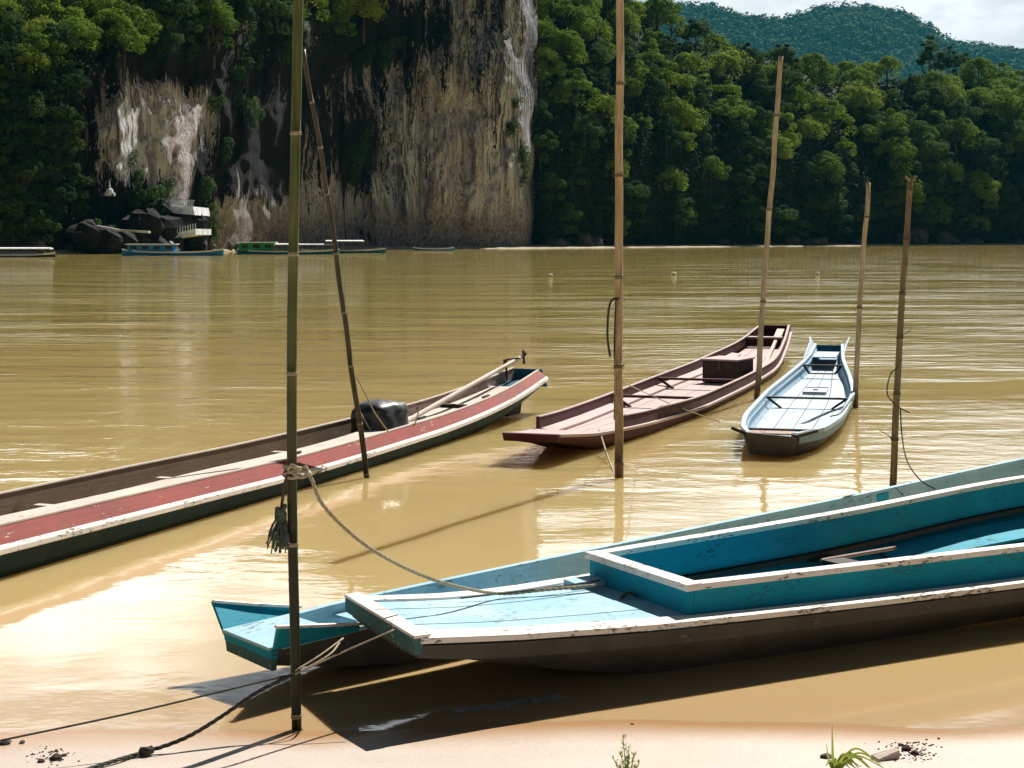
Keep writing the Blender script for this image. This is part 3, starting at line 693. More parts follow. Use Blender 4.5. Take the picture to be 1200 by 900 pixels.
for k in range(4):
    def pr(s, k=k):
        a = hD(s)*.8; y0 = nd(s)-a+2*a*k/4+.004; y1 = nd(s)-a+2*a*(k+1)/4-.004; z = max(bD(s)+.05, .03+zD(s)*.1)
        return [(y0, z), (y1, z), (y1, z+.015), (y0, z+.015)]
    mb.sweep(frange(.55, 10.6, 34), pr)
mb.build('floor', M['offw'], D)
mb = MB(); mb.hexa([(.0,-.2,.03),(.05,-.2,.03),(.05,.2,.03),(.0,.2,.03),(-.05,-.235,.215),(.0,-.235,.215),(.0,.27,.25),(-.05,.27,.25)]); mb.build('bow_board', M['hulldk'], D, bevel=.004)
mb = MB(); mb.box((.12,.0,.232), (.22,.42,.014)); mb.build('bow_deck', M['woodred'], D, bevel=.003)
mb = MB(); mb.beam((-.04,.24,.235), (-.1,.36,.29), .05, .03); mb.beam((-.03,-.22,.22), (.35,-.4,.235), .05, .03); mb.build('bow_horn', M['dkwood'], D)
M['frame'] = M['dkwood']
for s_, dz in ((.55, 0), (4.1, 0), (8.3, .01)):
    mb = MB(); c_ = nd(s_); hh_ = hD(s_)-.05; zt = zD(s_)-.015+dz
    mb.box((s_, c_, zt), (.055, 2*hh_, .022))
    if s_ > 1:
        for sg in (-1, 1): mb.beam((s_, c_+sg*(hh_-.02), zt-.01), (s_-.05, c_+sg*(hh_*.62), zt-.12), .04, .02)
    if s_ > 8: mb.beam((s_-.05, c_-hh_*.62, zt-.115), (s_-.05, c_+hh_*.62, zt-.115), .03, .018)
    mb.build('thwart', M['frame'], D, bevel=.002)
mb = MB(); mb.box((6.1, nd(6), .085), (.6,.3,.03)); hat_ = mb.build('hatch', M['offw'], D, bevel=.004)
mb = MB(); mb.box((6.1, nd(6), .104), (.1,.06,.01)); mb.box((5.75, nd(6), .1), (.02,.3,.01)); mb.box((6.45, nd(6), .1), (.02,.3,.01)); mb.build('hatch_trim', M['dkwood'], hat_)
mb = MB(); mb.hexa([(11.05,-.2,.25),(11.08,-.2,.25),(11.08,.2,.25),(11.05,.2,.25),(11.15,-.2,.365),(11.18,-.2,.365),(11.18,.2,.365),(11.15,.2,.365)]); mb.build('transom', M['bluein'], D)
mb = MB(); mb.box((10.3,0,.27), (1.2,.36,.015)); mb.build('stern_deck', M['offw'], D)
for sg in (-1, 1):
    mb = MB(); pts = [(9.4, sg*.275, .295), (11.2, sg*.215, .34), (11.45, sg*.31, .485), (11.1, sg*.285, .43), (10.3, sg*.28, .36)]
    o2 = [(a, b+sg*.02, c) for a, b, c in pts]; n_ = len(pts)
    mb.add(pts+o2, [tuple(range(n_))[::sg], tuple(range(n_, 2*n_))[::-sg]] + [(i, (i+1) % n_, n_+(i+1) % n_, n_+i) for i in range(n_)])
    mb.build('stern_horn', M['offw'], D)

# small loose things in the boats
o1, o2 = V(962, 657, 9.6), V(1049, 642, 9.9)
st = empty('boat_pole', o1, 0, 'thin red-brown pole lying along the inside of the largest blue boat', 'pole')
mb = MB(); mb.tube([(0,0,0), (o2-o1)], .013, 8); mb.build('stick', M['woodred'], st)

# ------------------------------------------------------------------ bamboo poles
def pole(pts, r0, r1, seg, mats, label, nseed=1, wob=0.0, extra=None):
    rnd = random.Random(nseed); root = empty('bamboo_pole', pts[0], 0, label, 'pole', 'bamboo mooring poles standing in the river')
    P = spline([Vector(p)-Vector(pts[0]) for p in pts], 24)
    # resample by length
    ln = [0]
    for a, b in zip(P, P[1:]): ln.append(ln[-1]+(b-a).length)
    T = ln[-1]
    def at(d):
        for i in range(len(P)-1):
            if d <= ln[i+1]: return P[i].lerp(P[i+1], (d-ln[i])/max(1e-6, ln[i+1]-ln[i]))
        return P[-1]
    ds = []; kinds = []; d = .12; nodes = []
    while d < T-.05: nodes.append(d); d += seg*rnd.uniform(.8, 1.2)
    allp = [(x, 0, 1) for x in frange(0, T, int(T/.12)+2)]
    for x in nodes:
        w_ = r0*.25
        allp += [(x-w_*1.6, 1, 1.0), (x-w_, 1, 1.2), (x, 1, 1.09), (x+w_, 1, 1.16), (x+w_*1.6, 0, 1.0)]
    allp = [a for a in sorted(allp) if 0 <= a[0] <= T]
    pts_, rad, mk = [], [], []
    for x, k, s_ in allp:
        p = at(x); j = wob*Vector((noise.noise(Vector((x*1.5, nseed, 0))), noise.noise(Vector((x*1.5, 0, nseed))), 0))
        pts_.append(p+j); rad.append((r0+(r1-r0)*x/T)*s_); mk.append(k)
    mb = MB(); mb.tube(pts_, rad, 12, 0, mfun=lambda i: mk[i]); mb.build('culm', mats, root, smooth=True)
    mb = MB()
    for x in nodes[1::2]:
        p = at(x); a = rnd.uniform(0, 6.28); r_ = r0+(r1-r0)*x/T
        mb.tube([p+Vector((math.cos(a), math.sin(a), .2))*r_*.6, p+Vector((math.cos(a), math.sin(a), .5))*r_*1.5], [r_*.3, r_*.15], 5)
        if extra and rnd.random() < .5: mb.tube([p, p+Vector((math.cos(a)*.12, .02, .05+.05*rnd.random()))], [.004, .002], 4)
    mb.build('branch_stub', mats[1], root)
    return root, at, T
Y1 = 6.93
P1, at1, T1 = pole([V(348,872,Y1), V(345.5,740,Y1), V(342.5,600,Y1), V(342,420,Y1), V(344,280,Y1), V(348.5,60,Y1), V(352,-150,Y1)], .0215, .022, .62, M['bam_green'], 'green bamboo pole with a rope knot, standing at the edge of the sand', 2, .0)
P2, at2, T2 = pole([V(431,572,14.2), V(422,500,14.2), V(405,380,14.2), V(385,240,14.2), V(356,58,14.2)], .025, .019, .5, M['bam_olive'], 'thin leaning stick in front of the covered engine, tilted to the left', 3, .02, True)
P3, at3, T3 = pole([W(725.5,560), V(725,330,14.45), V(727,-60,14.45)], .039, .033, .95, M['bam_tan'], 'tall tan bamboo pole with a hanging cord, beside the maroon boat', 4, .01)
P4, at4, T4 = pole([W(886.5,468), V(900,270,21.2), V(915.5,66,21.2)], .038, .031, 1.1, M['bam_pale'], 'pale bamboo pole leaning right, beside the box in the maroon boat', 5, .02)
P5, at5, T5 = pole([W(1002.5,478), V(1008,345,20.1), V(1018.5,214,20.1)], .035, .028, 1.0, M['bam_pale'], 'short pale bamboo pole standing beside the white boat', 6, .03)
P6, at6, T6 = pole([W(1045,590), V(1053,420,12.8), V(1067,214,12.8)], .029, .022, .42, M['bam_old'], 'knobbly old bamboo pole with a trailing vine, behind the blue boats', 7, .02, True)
mb = MB(); t6 = at6(T6)
mb.tube([t6, t6+Vector((.04,0,.06))], [.012,.006], 6); mb.tube([t6, t6+Vector((-.04,0,.05))], [.012,.006], 6)
split_tip = mb.build('forked_tip', M['bam_old'][0], P6)
mb = MB(); q = at3(0); 

# ------------------------------------------------------------------ ropes
def rope(name, pts, r, m, label, strands=0, n=10, cat='rope', group=None):
    P = spline(pts, n); o = P[0].copy(); P = [p-o for p in P]
    mb = MB()
    if strands:
        L_ = [0]
        for a, b in zip(P, P[1:]): L_.append(L_[-1]+(b-a).length)
        # resample finely
        m_ = int(L_[-1]/(r*1.6))+2; Q = []
        i = 0
        for k in range(m_):
            d = L_[-1]*k/(m_-1)
            while i < len(L_)-2 and L_[i+1] < d: i += 1
            Q.append(P[i].lerp(P[i+1], (d-L_[i])/max(1e-7, L_[i+1]-L_[i])))
        for s_ in range(strands):
            T = []
            for k, q in enumerate(Q):
                a_ = k*.8 + 2*math.pi*s_/strands
                dd = (Q[min(k+1, m_-1)]-Q[max(k-1, 0)]).normalized(); u = dd.cross(Vector((.1, 1, .2))).normalized(); v_ = dd.cross(u)
                T.append(q + (u*math.cos(a_)+v_*math.sin(a_))*r*.5)
            mb.tube(T, r*.6, 5)
    else: mb.tube(P, r, 6)
    ob = mb.build(name, m, None, smooth=True); ob.location = o
    return tag(ob, label, cat, group)
zd = .33
rope('mooring_rope', [V(346,552,6.89), V(362,556,6.9), V(376,588,6.95), V(402,617,7.05), V(436,644,7.2), V(480,668,7.4), V(530,686,7.62), W(585,695.5,.345), W(640,691,.335), W(700,686,.325)], .0085, M['rope'], 'pale thick rope sagging from the green pole to the deck of the largest boat', 3)
rope('mooring_rope', [W(540,701,.352), W(600,694,.345), W(650,688,.337), W(703,680,.33)], .0045, M['ropedk'], 'thin dark cord lying on the deck of the largest blue boat')
# knot and frayed tail around the pole: one thing
kn = empty('rope_knot', V(344,552,Y1), 0, 'rope knot with a frayed hanging tail, tied round the green pole', 'knot')
mb = MB(); c0 = V(344,552,Y1); c1 = V(342.5,552,Y1)
for k in range(3):
    P = []
    for i in range(25):
        a = 2*math.pi*i/24; P.append(c1-c0+Vector((math.cos(a)*.036, math.sin(a)*.036, .012*(k-1)+.012*math.sin(a+k*1.7))))
    mb.tube(P, .008, 6)
mb.tube(spline([Vector((.035,-.02,.0)), Vector((.055,-.03,.02)), Vector((.06,-.03,-.012)), Vector((.03,-.035,-.02)), Vector((0,-.035,.0))], 6), .009, 6)
mb.tube(spline([Vector((-.02,-.035,.01)), Vector((.0,-.045,.03)), Vector((.04,-.04,.0))], 6), .009, 6)
mb.build('loop', M['rope'], kn, smooth=True)
mb = MB(); mb.tube(spline([Vector((-.015,-.035,0)), Vector((-.033,-.035,-.05)), Vector((-.043,-.033,-.12)), Vector((-.05,-.033,-.17))], 6), .0065, 6)
mb.build('hanging_end', M['ropedk'], kn, smooth=True)
mb = MB(); rnd = random.Random(3)
for k in range(10):
    a = rnd.uniform(0, 6.28); b_ = rnd.uniform(-1, 1)
    P = [Vector((-.05+.018*math.cos(a+t*.5), -.033+.018*math.sin(a+t*.5)*1, -.175-.025*b_-.012*math.sin(t))) for t in range(0, 9)]
    mb.tube(P, .009, 5)
for k in range(70):
    x0 = rnd.gauss(-.05, .01); x1 = x0+rnd.gauss(-.006, .022); y1 = rnd.gauss(-.033, .015); ll = rnd.uniform(.08, .17)
    mb.tube(spline([Vector((x0,-.033,-.18)), Vector(((x0+x1)/2+rnd.gauss(0,.006), y1, -.18-ll*.5)), Vector((x1, y1, -.18-ll))], 3), .0028, 4)
mb.build('tassel', M['fray'], kn, smooth=True)
rope('anchor_line', [V(0,868,6.3), V(160,834,6.55), V(335,792,6.88)], .0045, M['ropedk'], 'thin dark line running left from the green pole over the water', n=14)
rope('anchor_line', [V(344,790,6.88), V(300,812,6.8), V(262,838,6.7), V(230,858,6.62), V(205,870,6.56), W(168,882,.035), W(140,890,.042), W(95,904,.05)], .0085, M['ropedk'], 'thick dark twisted rope slanting from the green pole down onto the sand', 3)
mb = MB(); 
rope('anchor_line', [V(346,786,6.88), V(375,768,7.0), V(402,748,7.2)], .0045, M['rope'], 'upper pale cord of the pair from the green pole to the finned boat', n=6)
rope('anchor_line', [V(346,790,6.88), V(385,768,7.0), V(400,750,7.2)], .0045, M['rope'], 'lower pale cord of the pair from the green pole to the finned boat', n=6)
rope('anchor_line', [V(348,789,6.89), V(400,765,6.95), V(462,738,7.05)], .004, M['rope'], 'long pale cord from the green pole to under the bow of the largest boat', n=8)
rope('knot_lump', [W(172,880,.04)+Vector((-.02,0,0)), W(172,880,.045), W(172,880,.04)+Vector((.02,0,.005))], .018, M['ropedk'], 'dark lump where the twisted rope meets the sand', cat='knot')
rope('hanging_cord', [V(725,350,14.38), V(717,352,14.36), V(713,366,14.36), V(712,395,14.36), V(715,418,14.36)], .011, M['ropedk'], 'dark cord with a knot hanging from the tall tan pole')
rope('hanging_cord', [V(722,350,14.37), V(720,400,14.37), V(720.5,440,14.38), V(720,492,14.4)], .007, M['ropedk'], 'straight thin cord running down the tall tan pole')
rope('boat_line', [V(728,447,14.4), W(760,462,.25), W(800,479,.18), W(843,494,.01)], .006, M['rope'], 'thin pale line from the tall tan pole across the maroon boat')
rope('boat_line', [W(702,503,.2), W(712,535,.05), W(722,560,-.02)], .010, M['rope'], 'pale rope dropping from the maroon boat into the water')
rope('boat_line', [V(418,442,14.1), V(428,462,14.1), V(440,485,14.15), V(455,506,14.3)], .006, M['rope'], 'thin cord from the leaning stick to the covered engine')
rope('trailing_vine', [V(1052,430,12.7), V(1043,440,12.7), V(1040,462,12.7), V(1052,476,12.6), V(1066,484,12.6)], .005, M['ropedk'], 'curled vine hanging halfway up the knobbly pole', cat='vine')
rope('trailing_vine', [V(1055,478,12.7), V(1057,510,12.6), V(1063,540,12.3), V(1078,562,12.0), V(1096,573,11.9)], .0055, M['ropedk'], 'vine drooping from the knobbly pole to the blue boats', cat='vine')
rope('deck_cord', [W(1050,571,.27), W(1058,580,.27)], .006, M['ropedk'], 'short dark cord over the side of the slim blue boat beside the knobbly pole', n=4)
rope('gunwale_cord', [V(1002,462,19.3), W(996,470,.22), W(985,484,.22), W(973,488,.2)], .007, M['ropedk'], 'dark cord lying over the right side of the white boat')

# ------------------------------------------------------------------ foreground bits
rnd = random.Random(11)
def ground_pt(px, py):
    z = .03
    for _ in range(6): p = W(px, py, z); z = sand_z(p.x, p.y)
    p.z = z; return p
g = empty('grass_tuft', ground_pt(977, 905), 0, 'yellow-green grass tuft with a tall upright blade, right on the sand', 'grass')
mb = MB()
def blade(mb, pts, w_):
    P = spline(pts, 6); n_ = len(P)
    for i in range(n_-1):
        a, b = P[i], P[i+1]; wa = w_*(1-(i/n_)**2)*.5; wb = w_*(1-((i+1)/n_)**2)*.5
        sd_ = (b-a).cross(Vector((0,1,.3))); sd_.normalize()
        mb.add([a-sd_*wa, a+sd_*wa+Vector((0,.002,0)), b+sd_*wb+Vector((0,.002,0)), b-sd_*wb, ], [(0,1,2,3)])
blade(mb, [(0,0,0),(-.004,0,.08),(-.006,0,.19)], .012)
blade(mb, [(0,0,0),(-.02,-.01,.05),(-.03,-.01,.11)], .009)
for k in range(12):
    L_ = rnd.uniform(.08, .2); hgt = rnd.uniform(.04, .085)
    blade(mb, [(.005,rnd.uniform(-.02,.02),0),(L_*.45,rnd.uniform(-.03,.04),hgt),(L_, rnd.uniform(-.05,.05), hgt*.5*rnd.random())], .011)
for k in range(14):
    a = rnd.uniform(0, 6.28); L_ = rnd.uniform(.03, .08)
    blade(mb, [(0,0,0),(math.cos(a)*L_*.5, math.sin(a)*L_*.5, .04),(math.cos(a)*L_, math.sin(a)*L_, .02+.02*rnd.random())], .011)
mb.build('blades', M['grassleaf'], g)
g = empty('weed_plant', ground_pt(735, 912), 0, 'small feathery weed at the bottom edge of the sand', 'plant')
mb = MB(); mt_ = MB()
for (dx, h_) in ((-.012,.155),(.006,.12),(-.04,.07),(.02,.095),(.035,.055),(0,.08),(-.02,.1)):
    b0 = Vector((dx*.3, rnd.uniform(-.01,.01), 0)); t_ = Vector((dx*1.3, b0.y, h_)); mt_.tube([b0, t_], [.0022, .001], 4)
    for k in range(26):
        f_ = rnd.uniform(.2, 1); p = b0.lerp(t_, f_); a = rnd.uniform(0, 6.28)
        e = p+Vector((math.cos(a)*.016, math.sin(a)*.016, .014))
        s2 = Vector((-math.sin(a), math.cos(a), 0))*.0035
        mb.add([p, (p+e)/2+s2, e, (p+e)/2-s2], [(0,1,2,3)])
mb.build('leaves', M['grassleaf'], g); mt_.build('stem', M['fray'], g)
def lump(name, p, d, m, label, cat, seed, group=None, rz=0):
    mb = MB(); nu, nv = 12, 7; pts = []
    for j in range(nv+1):
        th = math.pi*j/nv
        for i in range(nu):
            a = 2*math.pi*i/nu; v_ = Vector((math.sin(th)*math.cos(a), math.sin(th)*math.sin(a), math.cos(th)))
            k = 1+.35*noise.noise(v_*1.7+Vector((seed*3.1, 0, 0)))+.18*noise.noise(v_*4+Vector((seed, 5, 0)))
            pts.append((v_.x*d[0]*k, v_.y*d[1]*k, v_.z*d[2]*k))
    fs = [(j*nu+i, (j+1)*nu+i, (j+1)*nu+(i+1) % nu, j*nu+(i+1) % nu) for j in range(nv) for i in range(nu)]
    mb.add(pts, fs); o = mb.build(name, m); o.location = p; o.rotation_euler = (0,0,rz)
    return tag(o, label, cat, group)
M['clod'] = plain('dark_soil_clod', (.05,.038,.03), .95, .5, 60, bd=.004)
M['drift'] = plain('driftwood', (.42,.34,.29), .8, .3, 25, stretch=(1,6,6))
dw = ground_pt(1038, 889); mb = MB(); mb.hexa([(-.055,-.03,0),(.055,-.022,0),(.06,.022,0),(-.05,.03,0),(-.055,-.03,.022),(.055,-.02,.028),(.06,.02,.026),(-.05,.03,.02)])
o = mb.build('driftwood', M['drift'], bevel=.003); o.location = dw; o.rotation_euler = (.05,-.12,.4); tag(o, 'short flat piece of pale driftwood lying beside the grass tuft', 'driftwood')
k = 0
for px, py, r_, lab in ((1062,879,.020,'largest dark soil clod beside the driftwood'),(1072,884,.016,'dark soil clod right of the largest one near the driftwood'),(1056,874,.011,'small dark clod just behind the largest clod'),
                   (1100,866,.006,'tiny dark pebble alone on the sand far right'),(1093,873,.005,'tiny dark pebble between the clods and the lone pebble'),(968,888,.019,'rounded grey stone left of the grass tuft'),
                   (990,893,.02,'dark clod at the foot of the grass tuft'),(1008,890,.009,'small clod between grass tuft and driftwood'),(741,849,.006,'tiny dark pebble on the sand above the weed'),
                   (6,872,.02,'pale stone at the left end of the sand'),(26,871,.012,'dark pebble beside the pale left stone'),(66,890,.022,'low earthy clod on the sand at lower left'),(75,886,.011,'dark pebble on top of the lower left clods'),(66,880,.007,'tiny pebble behind the lower left clods'),(48,893,.014,'small clod left of the lower left clods')):
    k += 1; p = ground_pt(px, py); lump('clod', p+Vector((0,0,r_*.2)), (r_*1.2, r_, r_*.7), M['clod'] if lab.find('pale') < 0 and lab.find('grey') < 0 else M['rock'], lab, 'clod', k, 'clods and pebbles on the sand', k)
rnd = random.Random(21); mb = MB()
for _ in range(260):
    p = ground_pt(rnd.gauss(1066, 17), rnd.gauss(881, 6)) if _ < 190 else ground_pt(rnd.gauss(62, 14), rnd.gauss(886, 5)); q = rnd.uniform(.0012, .0045)
    mb.box((p.x, p.y, p.z+q*.3), (q*2, q*1.6, q*1.2), rnd.random()*3)
tag(mb.build('soil_crumbs', M['clod']), 'dark soil crumbs scattered on the sand round the clods', 'soil', kind='stuff')
mb = MB(); rnd = random.Random(8)  # white flecks paint a sunlit ripple glint on the water
for px in range(0, 62):
    x = 536+px*2; y = 832-(px/62)**1.2*17+rnd.uniform(-1, 1); p = W(x, y, .0045)
    for q in range(3):
        a = rnd.uniform(-.5, .9); l_ = rnd.uniform(.01, .035); d_ = Vector((math.cos(a), math.sin(a)*2.2, 0))*l_; e_ = Vector((-d_.y, d_.x, 0)).normalized()*.0035; pp = p+Vector((rnd.uniform(-.01,.01), rnd.uniform(-.03,.03), 0))
        mb.add([pp-d_-e_, pp-d_*.2+e_*-1, pp+d_, pp-d_*.2+e_, ], [(0,1,2,3)])
tag(mb.build('painted_glint', plain('painted_glint', (.75,.78,.8), .5, .1, 20, bd=0)), 'white flecks drawn as a ripple glint on the dark water under the largest boat', 'painted_glint', kind='stuff')
for px, py in ((645,324),(790,322),(958,322)):
    p = W(px, py, .0); s_ = p.y/100
    k += 1; o = lump('float', p+Vector((0,0,.08)), (.16*s_,.11,.09), M['white'], {645:'white float on the water left of the tan pole',790:'white float on the water between the tan and pale poles',958:'white float on the water left of the short pale pole'}[px], 'float', k, 'white floats far out on the river')

# ------------------------------------------------------------------ far shore, cliff and hills
Ys = ip([(-900,150),(-400,170),(0,205),(140,225),(300,262),(450,300),(628,335),(900,410),(1200,500),(1700,640)])
def XY(px, Y): return (px-600)/F*Y
# cliff grid
def lerp(a, b, t): return a+(b-a)*t
def sst(a, b, x):
    t = max(0, min(1, (x-a)/(b-a))); return t*t*(3-2*t)
vegline = ip([(-500,24),(90,25),(130,27),(200,30),(300,33),(390,37),(450,48),(490,75),(628,90)])     # height above which slope leans back
darkb = [(215,55,80,42,.8),(40,190,75,120,1.1),(275,130,38,100,.75),(350,90,55,70,.9),(415,185,28,42,1.0),(200,60,90,28,.75),(300,35,120,45,1.0),(440,40,55,35,.8),(235,230,16,60,.9),(330,190,32,70,.45),(520,60,12,80,.35),(585,60,10,90,.2),(160,250,60,30,1.0),(60,270,80,30,.9),(425,275,30,18,.6),(225,60,22,50,.35),(245,250,8,40,.6)]
lightb = [(150,160,38,62,.75),(205,165,22,85,.95),(245,130,24,46,.55),(265,250,28,40,.4),(470,230,80,60,.45),(560,200,55,90,.55),(540,120,60,100,.22),(400,90,22,60,.25),(350,250,70,35,.3),(598,110,10,120,.7)]
gL = ip([(-900,.3),(200,.3),(330,.5),(460,.95),(640,1)])
def cliff_pt(px, z):
    z0_ = z; z = z if z < 38 else 38+(z-38)*gL(px)
    Y = Ys(px); x = XY(px, Y); vl = vegline(px)
    px += sst(560, 628, px)*7*noise.noise(Vector((z*.12, 5, 1)))
    n1 = noise.noise(Vector((x*.055, 3.3, z*.012))); n2 = 1-abs(noise.noise(Vector((x*.16, 7.1, z*.025))))*2; n3 = noise.noise(Vector((x*.5, 1.1, z*.09))); n4 = noise.noise(Vector((x*1.3, 9.1, z*.5)))
    d = 5.5*n1 - 3.2*n2 + 2.4*n3 + 1.1*n4 + 2.6*noise.noise(Vector((x*.09, 4.4, z*.13)))*sst(4, 14, z)
    d *= sst(0, 10, z)*.75+.25
    back = .10*z + max(0, z0_-vl)*lerp(1.7, .62, sst(120, 170, px))
    # ledges near the stair landing
    if px < 100: back += (100-px)/100*z*.15
    back = min(back, 400)
    e = sst(612, 632, px)
    Yf = Y + d + back + e*14
    return Vector((XY(px, Yf) if px < 560 else x + d*.1, Yf, z))
pxs = [-900,-800,-700,-600,-500,-420,-350,-290,-240,-200,-160,-130,-100,-80,-60,-40,-20] + [i*2.5 for i in range(0, 254)]
zs = [-1.5] + [i*.45 for i in range(0, 120)] + [54+i*1.2 for i in range(1, 20)]
mb = MB(); n_ = len(pxs); stain, warm = [], []
for z in zs:
    for px in pxs:
        p = cliff_pt(px, z); mb.v.append(tuple(p)); py = HZ-(z-H)*F/p.y
        s_ = .44
        for (a, b, ra, rb, k_) in darkb: s_ += .72*k_*math.exp(-((px-a)/ra)**2*1.2-((py-b)/rb)**2*1.2)
        l_ = 0
        for (a, b, ra, rb, k_) in lightb: l_ += k_*math.exp(-((px-a)/ra)**2*1.2-((py-b)/rb)**2*1.2)
        s_ -= l_*.75; stain.append(max(0, min(1.3, s_)))
        wv = .22+.9*noise.noise(Vector((px*.012, py*.006, 2)))+.45*sst(190, 240, py)-.5*sst(110,150,px)*sst(180,150,px) + .45*math.exp(-((px-205)/25)**2)
        warm.append(max(0, min(1, wv)))
for j in range(len(zs)-1):
    for i in range(n_-1): mb.f.append((j*n_+i, j*n_+i+1, (j+1)*n_+i+1, (j+1)*n_+i)); mb.m.append(0 if zs[j] < vegline(pxs[i])+2 and pxs[i] > 70 else 1)
cl = mb.build('cliff', [M['cliff'], M['soil']], smooth=True)
for nm, arr in (('stain', stain), ('warm', warm)):
    at_ = cl.data.attributes.new(nm, 'FLOAT', 'POINT'); at_.data.foreach_set('value', arr)
tag(cl, kind='structure')
# right hillside terrain
ridge_y = ip([(600,-60),(680,-45),(740,-15),(775,14),(830,34),(850,50),(880,44),(920,44),(945,62),(1000,74),(1060,74),(1127,70),(1165,84),(1200,82),(1300,95),(1500,110),(1900,120)])
DEPTH = 70.0
def prof(k): return (.27*sst(-.02, .12, k) + .73*(1-(1-k)**1.6)) if k < 1 else 1
def kinv(f):
    a, b = 0.0, 1.0
    for _ in range(20):
        m_ = (a+b)/2
        if prof(m_) < f: a = m_
        else: b = m_
    return a
def hill_pt(px, k):
    Y0 = Ys(px)+3+ (14*sst(640, 612, px)); Yr = Y0+DEPTH
    zt = H+(HZ-ridge_y(px))/F*Yr - 7.5
    Y = Y0+DEPTH*k; x = XY(px, Y)
    z = zt*prof(k) if k <= 1 else zt*(1-.15*(k-1))
    z += 2.5*noise.noise(Vector((x*.04, Y*.04, 0)))*sst(0, .2, k)
    return Vector((x, Y, z))
mb = MB(); pxs2 = [600+i*8 for i in range(0, 165)]; ks = [-.04]+[i/30 for i in range(0, 31)]+[1.3, 1.8, 3]
for k_ in ks:
    for px in pxs2:
        p = hill_pt(px, max(k_, 0)); 
        if k_ < 0: p.z = -2; p.y -= 3
        mb.v.append(tuple(p))
n_ = len(pxs2)
for j in range(len(ks)-1):
    for i in range(n_-1): mb.f.append((j*n_+i, j*n_+i+1, (j+1)*n_+i+1, (j+1)*n_+i)); mb.m.append(0)
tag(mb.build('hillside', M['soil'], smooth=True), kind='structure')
# pale mud rim along the far waterline
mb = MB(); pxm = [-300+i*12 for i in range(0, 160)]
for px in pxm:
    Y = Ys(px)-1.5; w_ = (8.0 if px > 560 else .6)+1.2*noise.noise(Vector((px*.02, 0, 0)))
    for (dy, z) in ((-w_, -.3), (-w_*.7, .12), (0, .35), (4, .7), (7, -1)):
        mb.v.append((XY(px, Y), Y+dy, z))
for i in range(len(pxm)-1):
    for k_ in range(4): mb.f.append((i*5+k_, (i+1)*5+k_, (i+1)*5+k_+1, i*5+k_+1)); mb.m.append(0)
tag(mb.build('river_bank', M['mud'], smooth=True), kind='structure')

# ---- trees
def leafball(mb, c, r, n, size, rnd, up=.35, flat=1.0, mi=0):
    c = Vector(c)
    for _ in range(n):
        d = Vector((rnd.gauss(0,1), rnd.gauss(0,1), rnd.gauss(.25,1))).normalized()
        p = c + Vector((d.x*r, d.y*r, d.z*r*flat))*rnd.uniform(.72, 1.08)
        nn = (d+Vector((rnd.gauss(0,.42), rnd.gauss(0,.42), rnd.gauss(up+.4,.4)))).normalized()
        a = nn.cross(Vector((rnd.gauss(0,1), rnd.gauss(0,1), rnd.gauss(0,1)))).normalized(); b = nn.cross(a)
        s_ = size*rnd.uniform(.6, 1.3)
        mb.add([p-a*s_*.5, p+b*s_*.32, p+a*s_*.5-nn*s_*.12, p-b*s_*.32], [(0,1,2,3)], mi)
def crown_mesh(seed, Rr, Hh, nl, per, size, z0):
    rnd = random.Random(seed); mb = MB()
    for i in range(nl):
        a = i*2.4+rnd.uniform(-.4,.4); rr = Rr*math.sqrt((i+.5)/nl)*.78; zz = z0 + Hh*(1-(rr/Rr)**1.6)*rnd.uniform(.55, 1.0)
        r_ = Rr*rnd.choice([.16,.2,.24,.3,.36,.44])
        leafball(mb, (math.cos(a)*rr*rnd.uniform(.7,1.25), math.sin(a)*rr*rnd.uniform(.7,1.25), zz), r_, per, size, rnd, .35, rnd.uniform(.5,.85))
    for i in range(max(3, nl//3)):
        a = rnd.uniform(0, 6.28); leafball(mb, (math.cos(a)*Rr*.7, math.sin(a)*Rr*.7, z0-Hh*.1), Rr*.27, per//2, size, rnd, .2, .9)
    return mb
protos = []
specs = [('tree', 5.6, 5.6, 22, 200, .46, 4.5, 'leafA', 'round bushy green'), ('tree', 6.4, 4.8, 24, 200, .46, 5.0, 'leafB', 'bright yellow-green'), ('tree', 4.8, 8.0, 16, 230, .5, 3.5, 'leafC', 'tall dark green'),
         ('tree', 6.4, 6.5, 13, 220, .52, 5.0, 'leafA', 'loose open-crowned green'), ('tree', 4.0, 10, 17, 210, .5, 2.5, 'leafC', 'narrow vine-draped dark')]
for i, (nm, r_, h_, nl, per, sz, z0, mt, desc) in enumerate(specs):
    root = empty('tree'); cb = crown_mesh(20+i, r_, h_, nl, per, sz, z0); c_ = cb.build('crown', M[mt], root)
    rnd = random.Random(i); tb = MB(); tb.tube([(0,0,-3),(.1,.05,2),(.25,0,z0),(.2,.1,z0+h_*.5)], [.38,.3,.2,.08], 8)
    for k in range(6):
        a = k*1.05+rnd.random(); tb.tube([(.2,0,z0-1.5+k*.3), (math.cos(a)*r_*.35, math.sin(a)*r_*.35, z0+1), (math.cos(a)*r_*.65, math.sin(a)*r_*.65, z0+h_*.45)], [.15,.1,.04], 6)
    t_ = tb.build('trunk', M['bark'], root, smooth=True); KIDS[root.name] = [c_, t_]; protos.append((root, desc, h_))
used = [False]*5
def zoneR(px):
    if px < 700: return 'right of the bare cliff'
    if px < 760: return 'behind the tall tan pole'
    if px < 885: return 'between the tan and pale poles'
    if px < 945: return 'behind the leaning pale pole'
    if px < 1035: return 'above the short pale pole'
    if px < 1110: return 'above the knobbly pole'
    return 'at the right end'
def put(kind, p, s_, rz, label, group):
    if not used[kind]: o = protos[kind][0]; used[kind] = True
    else: o = copy_tree(protos[kind][0])
    o.location = p; o.rotation_euler = (0, 0, rz); o.scale = (s_, s_, s_*random.uniform(.9, 1.12)); tag(o, label, 'tree', group)
    return o
